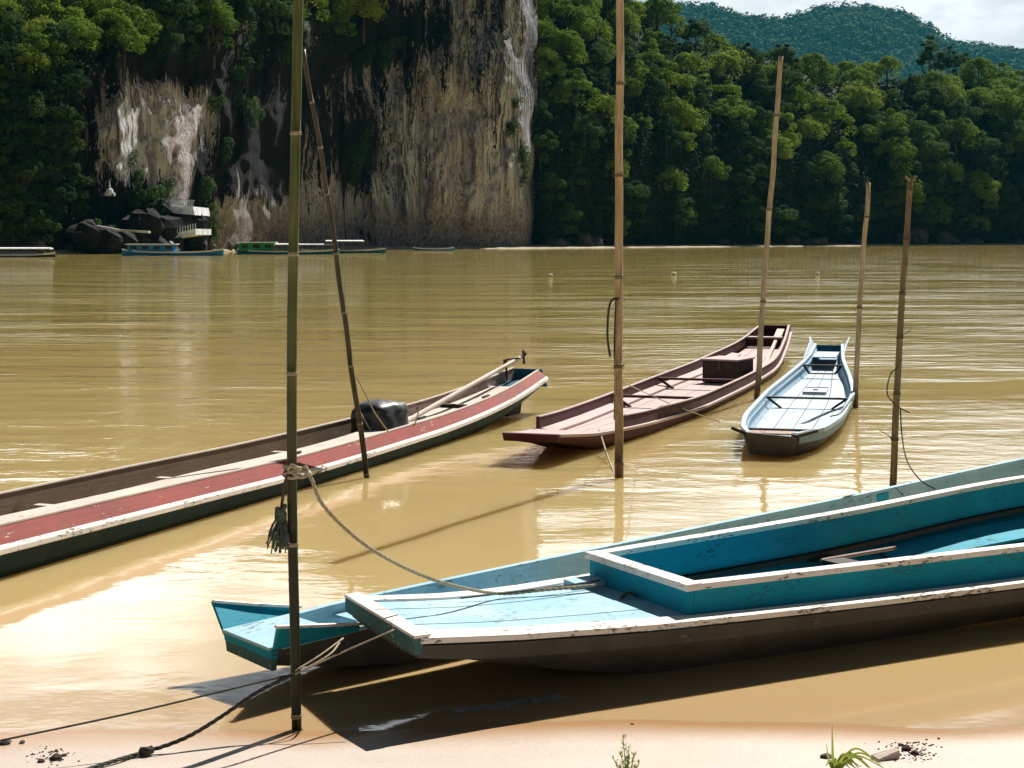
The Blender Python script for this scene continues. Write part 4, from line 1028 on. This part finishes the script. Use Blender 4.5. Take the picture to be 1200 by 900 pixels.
rnd = random.Random(77); random.seed(4)
placed = []; tries = 0
NR = 225
while len(placed) < NR and tries < 60000:
    tries += 1
    px = rnd.uniform(618, 1225); k_ = kinv(rnd.random()**.9)
    p = hill_pt(px, k_); py = HZ-(p.z+6-H)*F/p.y
    if py < -45: continue
    if any(abs(px-a)/17.5+abs(py-b)/12 < 1 for a, b, _, _, _ in placed): continue
    placed.append((px, py, p, k_, 0))
for px, py, p, k_, _ in placed:
    kind = rnd.choices([0,1,2,3,4], [3.6,1.2,2,3,1])[0]
    if k_ < .10: kind = rnd.choice([2,4,2,4,0])  # dark leaf kinds at the foot stand in for its shade
    row = 'at the water edge' if k_ < .1 else 'low on the hillside' if k_ < .3 else 'halfway up the hillside' if k_ < .6 else 'high on the hillside' if k_ < .9 else 'on the ridge'
    put(kind, p, rnd.choice([.6,.75,.85,.95,1.05,1.2])*(1 if k_ < .9 else .8)*p.y/450, rnd.uniform(0, 6.28), '%s tree %s, %s' % (protos[kind][1], row, zoneR(px)), 'trees on the far hillside')
# trees on and left of the cliff
cnt = 0; tries = 0; pl2 = []
while len(pl2) < 96 and tries < 60000:
    tries += 1
    px = rnd.uniform(-25, 600); vl = vegline(px); z = rnd.uniform(1.5, 74)
    lo = 0 if px < 85 else vl
    if z < lo: continue
    p = cliff_pt(px, z); py = HZ-(p.z+4-H)*F/p.y
    if py < -35: continue
    if any(abs(px-a)/24+abs(py-b)/17 < 1 for a, b in pl2): continue
    pl2.append((px, py))
    kind = rnd.choices([0,1,2,3,4], [3,1.4,3,2,2])[0]
    if px < 150 and z > 27: kind = rnd.choice([0,1,1])  # bright leaf kinds put the sunlit tops into the colour
    if 150 <= px < 330: kind = rnd.choice([2,4,2,0])  # dark leaf kinds make this stretch look unlit
    if px < 110 and z < 23: kind = rnd.choice([2,4,2])  # dark leaf kinds paint the shade of the lower slope
    zone = 'at the far left' if px < 85 else 'over the left part of the cliff' if px < 240 else 'over the middle of the cliff' if px < 420 else 'over the right part of the cliff'
    row = 'low down' if z < 15 else 'halfway up' if z < 34 else 'high up'
    put(kind, p+Vector((0,.5,-1.5)), rnd.uniform(.6, .95)*p.y/300, rnd.uniform(0, 6.28), '%s tree %s, %s' % (protos[kind][1], row, zone), 'trees around the cliff')
# shrubs clinging to the cliff
sr = empty('shrub'); rnd2 = random.Random(9); mb = MB()
for i in range(7): leafball(mb, (rnd2.uniform(-2,2), rnd2.uniform(-.8,.4), rnd2.uniform(-1.6,1.6)), rnd2.uniform(.8,1.4), 120, .42, rnd2, .3, .9)
f_ = mb.build('foliage', M['leafC'], sr); mb = MB(); mb.tube([(0,1.2,-.8),(0,.2,0),(.3,-.3,.8)], [.12,.09,.04], 6); s__ = mb.build('stem', M['bark'], sr); KIDS[sr.name] = [f_, s__]
spots = [(rnd2.uniform(95, 232), rnd2.uniform(262, 290), 160) for _ in range(12)]
for (a, b, ra, rb, nn_) in ((160,262,60,16,7),(165,215,14,24,5),(30,240,50,50,5),(280,110,30,60,6),(300,70,70,18,7),(415,170,22,36,5),(440,60,40,18,5),(200,62,60,12,5),(243,215,8,40,3),(245,270,12,14,2),(130,275,40,8,3),(205,215,6,12,1),(604,120,8,110,3),(615,215,8,60,4)):
    for _ in range(nn_): spots.append((rnd.gauss(a, ra*.5), rnd.gauss(b, rb*.5), a))
first = True
for (px, py, a) in spots:
    z = 2.1
    for _ in range(8): p = cliff_pt(px, max(.5, z)); z = H-(py-HZ)/F*p.y
    p = cliff_pt(px, max(.5, z))
    o = sr if first else copy_tree(sr); first = False
    o.location = p+Vector((0,-.6,0)); o.scale = (rnd.uniform(.6,1.15),)*3; o.rotation_euler = (0, rnd.uniform(-.4,.4), rnd.uniform(-.6,.6))
    lev = 'near the foot' if py > 235 else 'halfway up' if py > 130 else 'high up'
    where = 'far left end' if a < 60 else 'left part' if a < 190 else 'part beside the pale stairs' if a < 260 else 'middle part' if a < 350 else 'right-hand part' if a < 600 else 'right edge'
    tag(o, 'dark shrub clinging %s on the %s of the cliff' % (lev, where), 'shrub', 'shrubs growing out of the cliff')
# undergrowth over both slopes
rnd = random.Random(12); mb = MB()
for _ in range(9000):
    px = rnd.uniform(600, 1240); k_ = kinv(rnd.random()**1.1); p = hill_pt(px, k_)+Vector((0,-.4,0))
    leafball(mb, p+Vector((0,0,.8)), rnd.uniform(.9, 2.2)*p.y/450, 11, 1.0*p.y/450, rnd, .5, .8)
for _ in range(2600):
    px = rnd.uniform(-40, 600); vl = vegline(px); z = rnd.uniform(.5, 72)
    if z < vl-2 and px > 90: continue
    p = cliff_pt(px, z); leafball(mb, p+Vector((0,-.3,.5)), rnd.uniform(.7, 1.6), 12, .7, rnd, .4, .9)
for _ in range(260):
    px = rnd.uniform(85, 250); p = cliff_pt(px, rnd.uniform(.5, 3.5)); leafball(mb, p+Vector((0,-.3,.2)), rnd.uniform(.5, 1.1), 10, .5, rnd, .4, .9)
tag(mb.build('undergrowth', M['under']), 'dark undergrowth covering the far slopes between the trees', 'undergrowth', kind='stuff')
# shoreline rocks
k = 100; rnd = random.Random(31)
for i in range(46):
    px = rnd.choice([rnd.uniform(0,135), rnd.uniform(0,135), rnd.uniform(232,300), rnd.uniform(820,960), rnd.uniform(640,700), rnd.uniform(960,1200)]); Y = Ys(px)-rnd.uniform(-1.5,1.5); k += 1; r_ = rnd.uniform(.6, 1.6)*Y/300
    wh = 'left of the blue-cabin boat' if px < 140 else 'between the blue and green boats' if px < 310 else 'right of the cliff' if px < 705 else 'around the leaning pale pole' if px < 960 else 'at the right'
    lump('rock', (XY(px, Y), Y, r_*rnd.uniform(.2, .9)), (r_*1.2, r_, r_*rnd.uniform(.7,1.3)), M['rock'], 'grey boulder on the far shore %s' % wh, 'rock', k, 'boulders along the far shore')

# ------------------------------------------------------------------ far blue hill
ry = ip([(640,-25),(780,2),(820,0),(868,12),(905,18),(935,12),(960,4),(1010,1),(1050,8),(1085,22),(1115,44),(1150,50),(1200,56),(1300,70),(1500,110),(1900,180)])
def far_pt(px, k_):
    Yr = 4300; Y = 3500+800*k_; zt = H+(HZ-ry(px))/F*Yr-14
    z = 80+(zt-80)*min(1, k_)**.9 if k_ <= 1 else zt-(k_-1)*200
    x = XY(px, Y); z += 75*noise.noise(Vector((x*.0035, Y*.0035, 3)))*min(1, k_)*(1-min(1, k_)**4)
    return Vector((x, Y, z))
mb = MB(); pf = [620+i*10 for i in range(0, 110)]; kf = [i/16 for i in range(17)]+[1.5]
for k_ in kf:
    for px in pf: mb.v.append(tuple(far_pt(px, k_)))
n_ = len(pf)
for j in range(len(kf)-1):
    for i in range(n_-1): mb.f.append((j*n_+i, j*n_+i+1, (j+1)*n_+i+1, (j+1)*n_+i)); mb.m.append(0)
tag(mb.build('far_hill', M['soil'], smooth=True), kind='structure')
mb = MB(); rnd = random.Random(5)
for _ in range(4200):
    px = rnd.uniform(720, 1230); k_ = rnd.uniform(.15, 1)**.8; p = far_pt(px, k_); r_ = rnd.uniform(9, 19)
    leafball(mb, p+Vector((0,0,r_*.2)), r_, 34, 9.5, rnd, .35, .9)
tag(mb.build('hill_forest', M['farleaf']), 'blue-green forest covering the hazy hill behind the ridge', 'forest', kind='stuff')

# ------------------------------------------------------------------ stairs, shrine, boats at the far shore
M['conc'] = plain('white_concrete', (.55,.58,.62), .85, .4, 1.2, bd=.05); M['darkrock'] = plain('dark_rock', (.009,.009,.009), .95, .6, .7, bd=.3); M['rock2'] = plain('pale_stone', (.4,.4,.4), .9, .5, .8, bd=.1)
def onshore(px, py):   # point in front of the cliff seen at this pixel
    z = 3
    for _ in range(8): p = cliff_pt(px, max(.3, z)); z = H-(py-HZ)/F*p.y
    return cliff_pt(px, max(.3, z))
stz = empty('stone_stairs', onshore(200, 285), 0, 'zigzag white concrete stairs with railings climbing to the cave', 'stairs')
o_ = Vector(stz.location)
def flight(pa, pb, ya, w_, name='flight'):
    mb = MB(); a = V(*pa, ya)-o_; b = V(*pb, ya)-o_; n_ = 14
    for i in range(n_):
        p = a.lerp(b, (i+.5)/n_); mb.box((p.x, p.y, p.z-.5), (abs(b.x-a.x)/n_+.05, w_, 1.0))
    mb.build(name, M['conc'], stz)
Yst = Ys(205)-13
flight((209,292),(200,282),Yst,2.0); 
mb = MB()
for (poly, yy) in ((((186,278),(229,268),(229,275),(186,282)), Yst+1.5), (((190,239),(226,242),(228,252),(204,250)), Yst+6)):
    f0 = [V(x, y, yy)-o_ for x, y in poly]; f1 = [p+Vector((0,12,0)) for p in f0]
    mb.add(f0+f1, [(0,3,2,1),(4,5,6,7),(0,1,5,4),(1,2,6,5),(2,3,7,6),(3,0,4,7)])
mb.build('retaining_wall', M['conc'], stz)
mb = MB()
for x in range(190, 228, 2):
    p = V(x, 240+(x-190)*.06, Yst+5.8)-o_; mb.box((p.x, p.y, p.z+.45), (.1,.1,1.0))
p, q = V(189,232.5,Yst+5.8)-o_, V(228,235,Yst+5.8)-o_; mb.beam(p, q, .12, .12)
for x in range(187, 230, 3):
    p = V(x, 278-(x-187)*.23, Yst+1.3)-o_; mb.box((p.x, p.y, p.z+.4), (.09,.09,.8))
mb.build('railing', M['conc'], stz)
mb = MB()
for (a, b) in (((96,262),(112,265)),((112,265),(140,270)),((140,270),(175,272))):
    p, q = V(*a, Ys(130)-9)-o_, V(*b, Ys(130)-9)-o_; mb.beam(p, q, 1.4, .28)
mb.build('path_slab', M['rock2'], stz)
shr = empty('stupa', onshore(139, 228)+Vector((0,-5,0)), 0, 'small white pointed stupa on the ledge at left of the cliff', 'stupa')
mb = MB(); mb.tube([(0,0,-.5),(0,0,.2),(0,0,.21),(0,0,.9),(0,0,1.2),(0,0,3.2)], [1.3,1.3,.9,.8,.3,.03], 12); mb.build('spire', M['conc'], shr)
mb = MB(); mb.box((-.4,0,-.4), (3.0,2.2,.5)); mb.build('base', M['rock'], shr, bevel=.05); shr.scale = (.6,.6,.6)

for i, (px, py, rr_, dy) in enumerate(((168,262,3.6,1),(185,272,4.2,2),(205,264,3.0,4),(222,262,3.4,3),(196,292,3.2,0),(178,290,3.0,-1),(226,284,3.0,1),(120,282,3.4,3),(142,286,3.2,2),(100,276,3.0,3),(160,284,3.0,1))):
    p = V(px, py, Ys(px)-8+dy); lump('rock_outcrop', p, (rr_*.8, rr_*.75, rr_*.6), M['darkrock'], 'dark rock mass %s' % ('under and beside the white stairs' if px > 165 else 'below the stone path left of the white stairs'), 'rock', 300+i, 'rock masses around the cave stairs')
def far_boat(px0, px1, py, hullm, stripe, cab, label, roof=None, h=.9):
    Y = W(0, py).y; x0, x1 = XY(px0, Y), XY(px1, Y); L_ = x1-x0
    root = empty('river_boat', ((x0+x1)/2, Y, 0), 0, label, 'boat', 'passenger boats moored at the far shore')
    mb = MB(); ss = frange(-L_/2, L_/2, 20); hw_ = lambda s: 1.1*(1-abs(2*s/L_)**3)+.12; zt = lambda s: h*(.55+.45*abs(2*s/L_)**3)
    mb.shell(ss, lambda s: ([(-hw_(s), zt(s)), (-hw_(s)*.8, -.1), (hw_(s)*.8, -.1), (hw_(s), zt(s))], [(-hw_(s)+.08, zt(s)), (-hw_(s)*.8+.08, 0), (hw_(s)*.8-.08, 0), (hw_(s)-.08, zt(s))])); mb.build('hull', hullm, root)
    mb = MB(); mb.sweep(ss, lambda s: [(-hw_(s)-.04, zt(s)-.12), (-hw_(s)+.02, zt(s)-.12), (-hw_(s)+.02, zt(s)+.05), (-hw_(s)-.04, zt(s)+.05)]); mb.build('rub_rail', stripe, root)
    if cab:
        c0, c1, cm, ch = cab; a, b = XY(c0, Y)-root.location.x, XY(c1, Y)-root.location.x
        mb = MB(); mb.box(((a+b)/2, 0, h*.55+ch/2), (b-a, 1.5, ch)); cab_ = mb.build('cabin', cm, root, bevel=.04)
        n_ = max(3, int((b-a)/1.3)); 
        for i in range(n_):
            mb = MB(); x = a+(b-a)*(i+.5)/n_; mb.box((x, -.77, h*.55+ch*.6), ((b-a)/n_*.55, .06, ch*.4)); mb.build('window', M['dkwood'], cab_)
        mb = MB(); mb.box(((a+b)/2, 0, h*.55+ch+.06), (b-a+.5, 1.9, .1)); mb.build('cabin_roof', stripe, cab_, bevel=.02)
    if roof:
        for (r0, r1, rz, rm) in roof:
            a, b = XY(r0, Y)-root.location.x, XY(r1, Y)-root.location.x; n_ = 8
            mb = MB(); mb.sweep(frange(a, b, 12), lambda s: [(-1.0, rz), (1.0, rz), (1.0, rz+.1), (0, rz+.22), (-1.0, rz+.1)]); rf_ = mb.build('roof', rm, root)
            for i in range(n_+1):
                mb = MB(); x = a+(b-a)*i/n_
                for sg in (-1, 1): mb.box((x, sg*.9, (rz+.4)/2+.1), (.07, .07, rz-.3))
                mb.build('roof_post', M['metal'], rf_)
    return root
M['bblue'] = plain('boat_blue', (.03,.22,.42), .5, .2, 1); M['bgreen'] = plain('boat_green', (.02,.26,.08), .5, .25, 1); M['bteal'] = plain('boat_teal', (.03,.16,.2), .5, .2, 1); M['bwhite'] = plain('boat_white', (.75,.76,.76), .6, .1, 1)
far_boat(-30, 65, 301, M['dkwood'], M['bwhite'], None, 'grey boat with a flat white roof on posts, at the far left shore', [(-28, 60, .85, M['bwhite'])], .45)
far_boat(143, 262, 299.5, M['bblue'], M['bwhite'], (151,206,M['bblue'],.85), 'boat with a bright blue cabin, below the white stairs', None, .8)
far_boat(278, 398, 298, M['bteal'], M['bwhite'], (281,322,M['bgreen'],1.1), 'boat with a green cabin, behind the green pole', [(322,352,1.2,M['bwhite'])], .7)
far_boat(338, 452, 296.5, M['bteal'], M['bwhite'], None, 'long roofed teal boat right of the green-cabin boat', [(346,392,1.1,M['conc']),(382,426,1.6,M['bwhite'])], .7)
far_boat(484, 532, 293.6, M['bblue'], M['bwhite'], None, 'small empty blue canoe at the foot of the cliff', None, .6)
for i, (px, lab) in enumerate(((220,'tiny dark-clothed person standing by the bow of the blue-cabin boat'),)):
    pass

# ------------------------------------------------------------------ air
hz = bpy.data.materials.new('haze_air'); hz.use_nodes = True; nt = hz.node_tree
for n in list(nt.nodes):
    if n.type == 'BSDF_PRINCIPLED': nt.nodes.remove(n)
pv = N(nt, 'ShaderNodeVolumePrincipled'); pv.inputs['Density'].default_value = .000042; pv.inputs['Color'].default_value = (.08,.55,.75,1); pv.inputs['Anisotropy'].default_value = .0
L(nt, pv.outputs[0], nt.nodes['Material Output'].inputs['Volume'])
mb = MB(); mb.box((300, 3500, 400), (13000, 7600, 808)); hb_ = mb.build('haze', hz); tag(hb_, 'thin blue haze filling the air over the river valley', 'haze', kind='stuff')
sc.cycles.volume_bounces = 0
sc.cycles.use_denoising = True

# ------------------------------------------------------------------ parts that come as several pieces become one object per piece
def split_loose(o):
    me = o.data; n = len(me.vertices); par = list(range(n))
    def find(a):
        while par[a] != a: par[a] = par[par[a]]; a = par[a]
        return a
    for p in me.polygons:
        v = p.vertices; a = find(v[0])
        for b in v[1:]:
            b = find(b)
            if a != b: par[b] = a
    comps = {}
    for p in me.polygons: comps.setdefault(find(p.vertices[0]), []).append(p)
    if len(comps) < 2 or len(comps) > 90: return
    co_ = [tuple(v.co) for v in me.vertices]; first = True
    for polys in comps.values():
        ids = sorted({i for p in polys for i in p.vertices}); mp_ = {i: k for k, i in enumerate(ids)}
        m2 = bpy.data.meshes.new(o.name); m2.from_pydata([co_[i] for i in ids], [], [tuple(mp_[i] for i in p.vertices) for p in polys])
        for mm in me.materials: m2.materials.append(mm)
        for q, p in zip(m2.polygons, polys): q.material_index = p.material_index; q.use_smooth = p.use_smooth
        if first: o.data = m2; first = False
        else:
            c = o.copy(); c.data = m2; col.objects.link(c)
for o in list(col.objects):
    if o.type == 'MESH' and o.parent and o.name.split('.')[0] in ('rail','side_deck','coaming','gunwale','top_edge','corner_post','hatch_trim','roof_post','bow_horn','inner_stringer','shadow_strip','upper_strake','rub_rail','tie_cord','retaining_wall','end_deck','fin_edge','path_slab','branch_stub','railing','forked_tip'):
        split_loose(o)
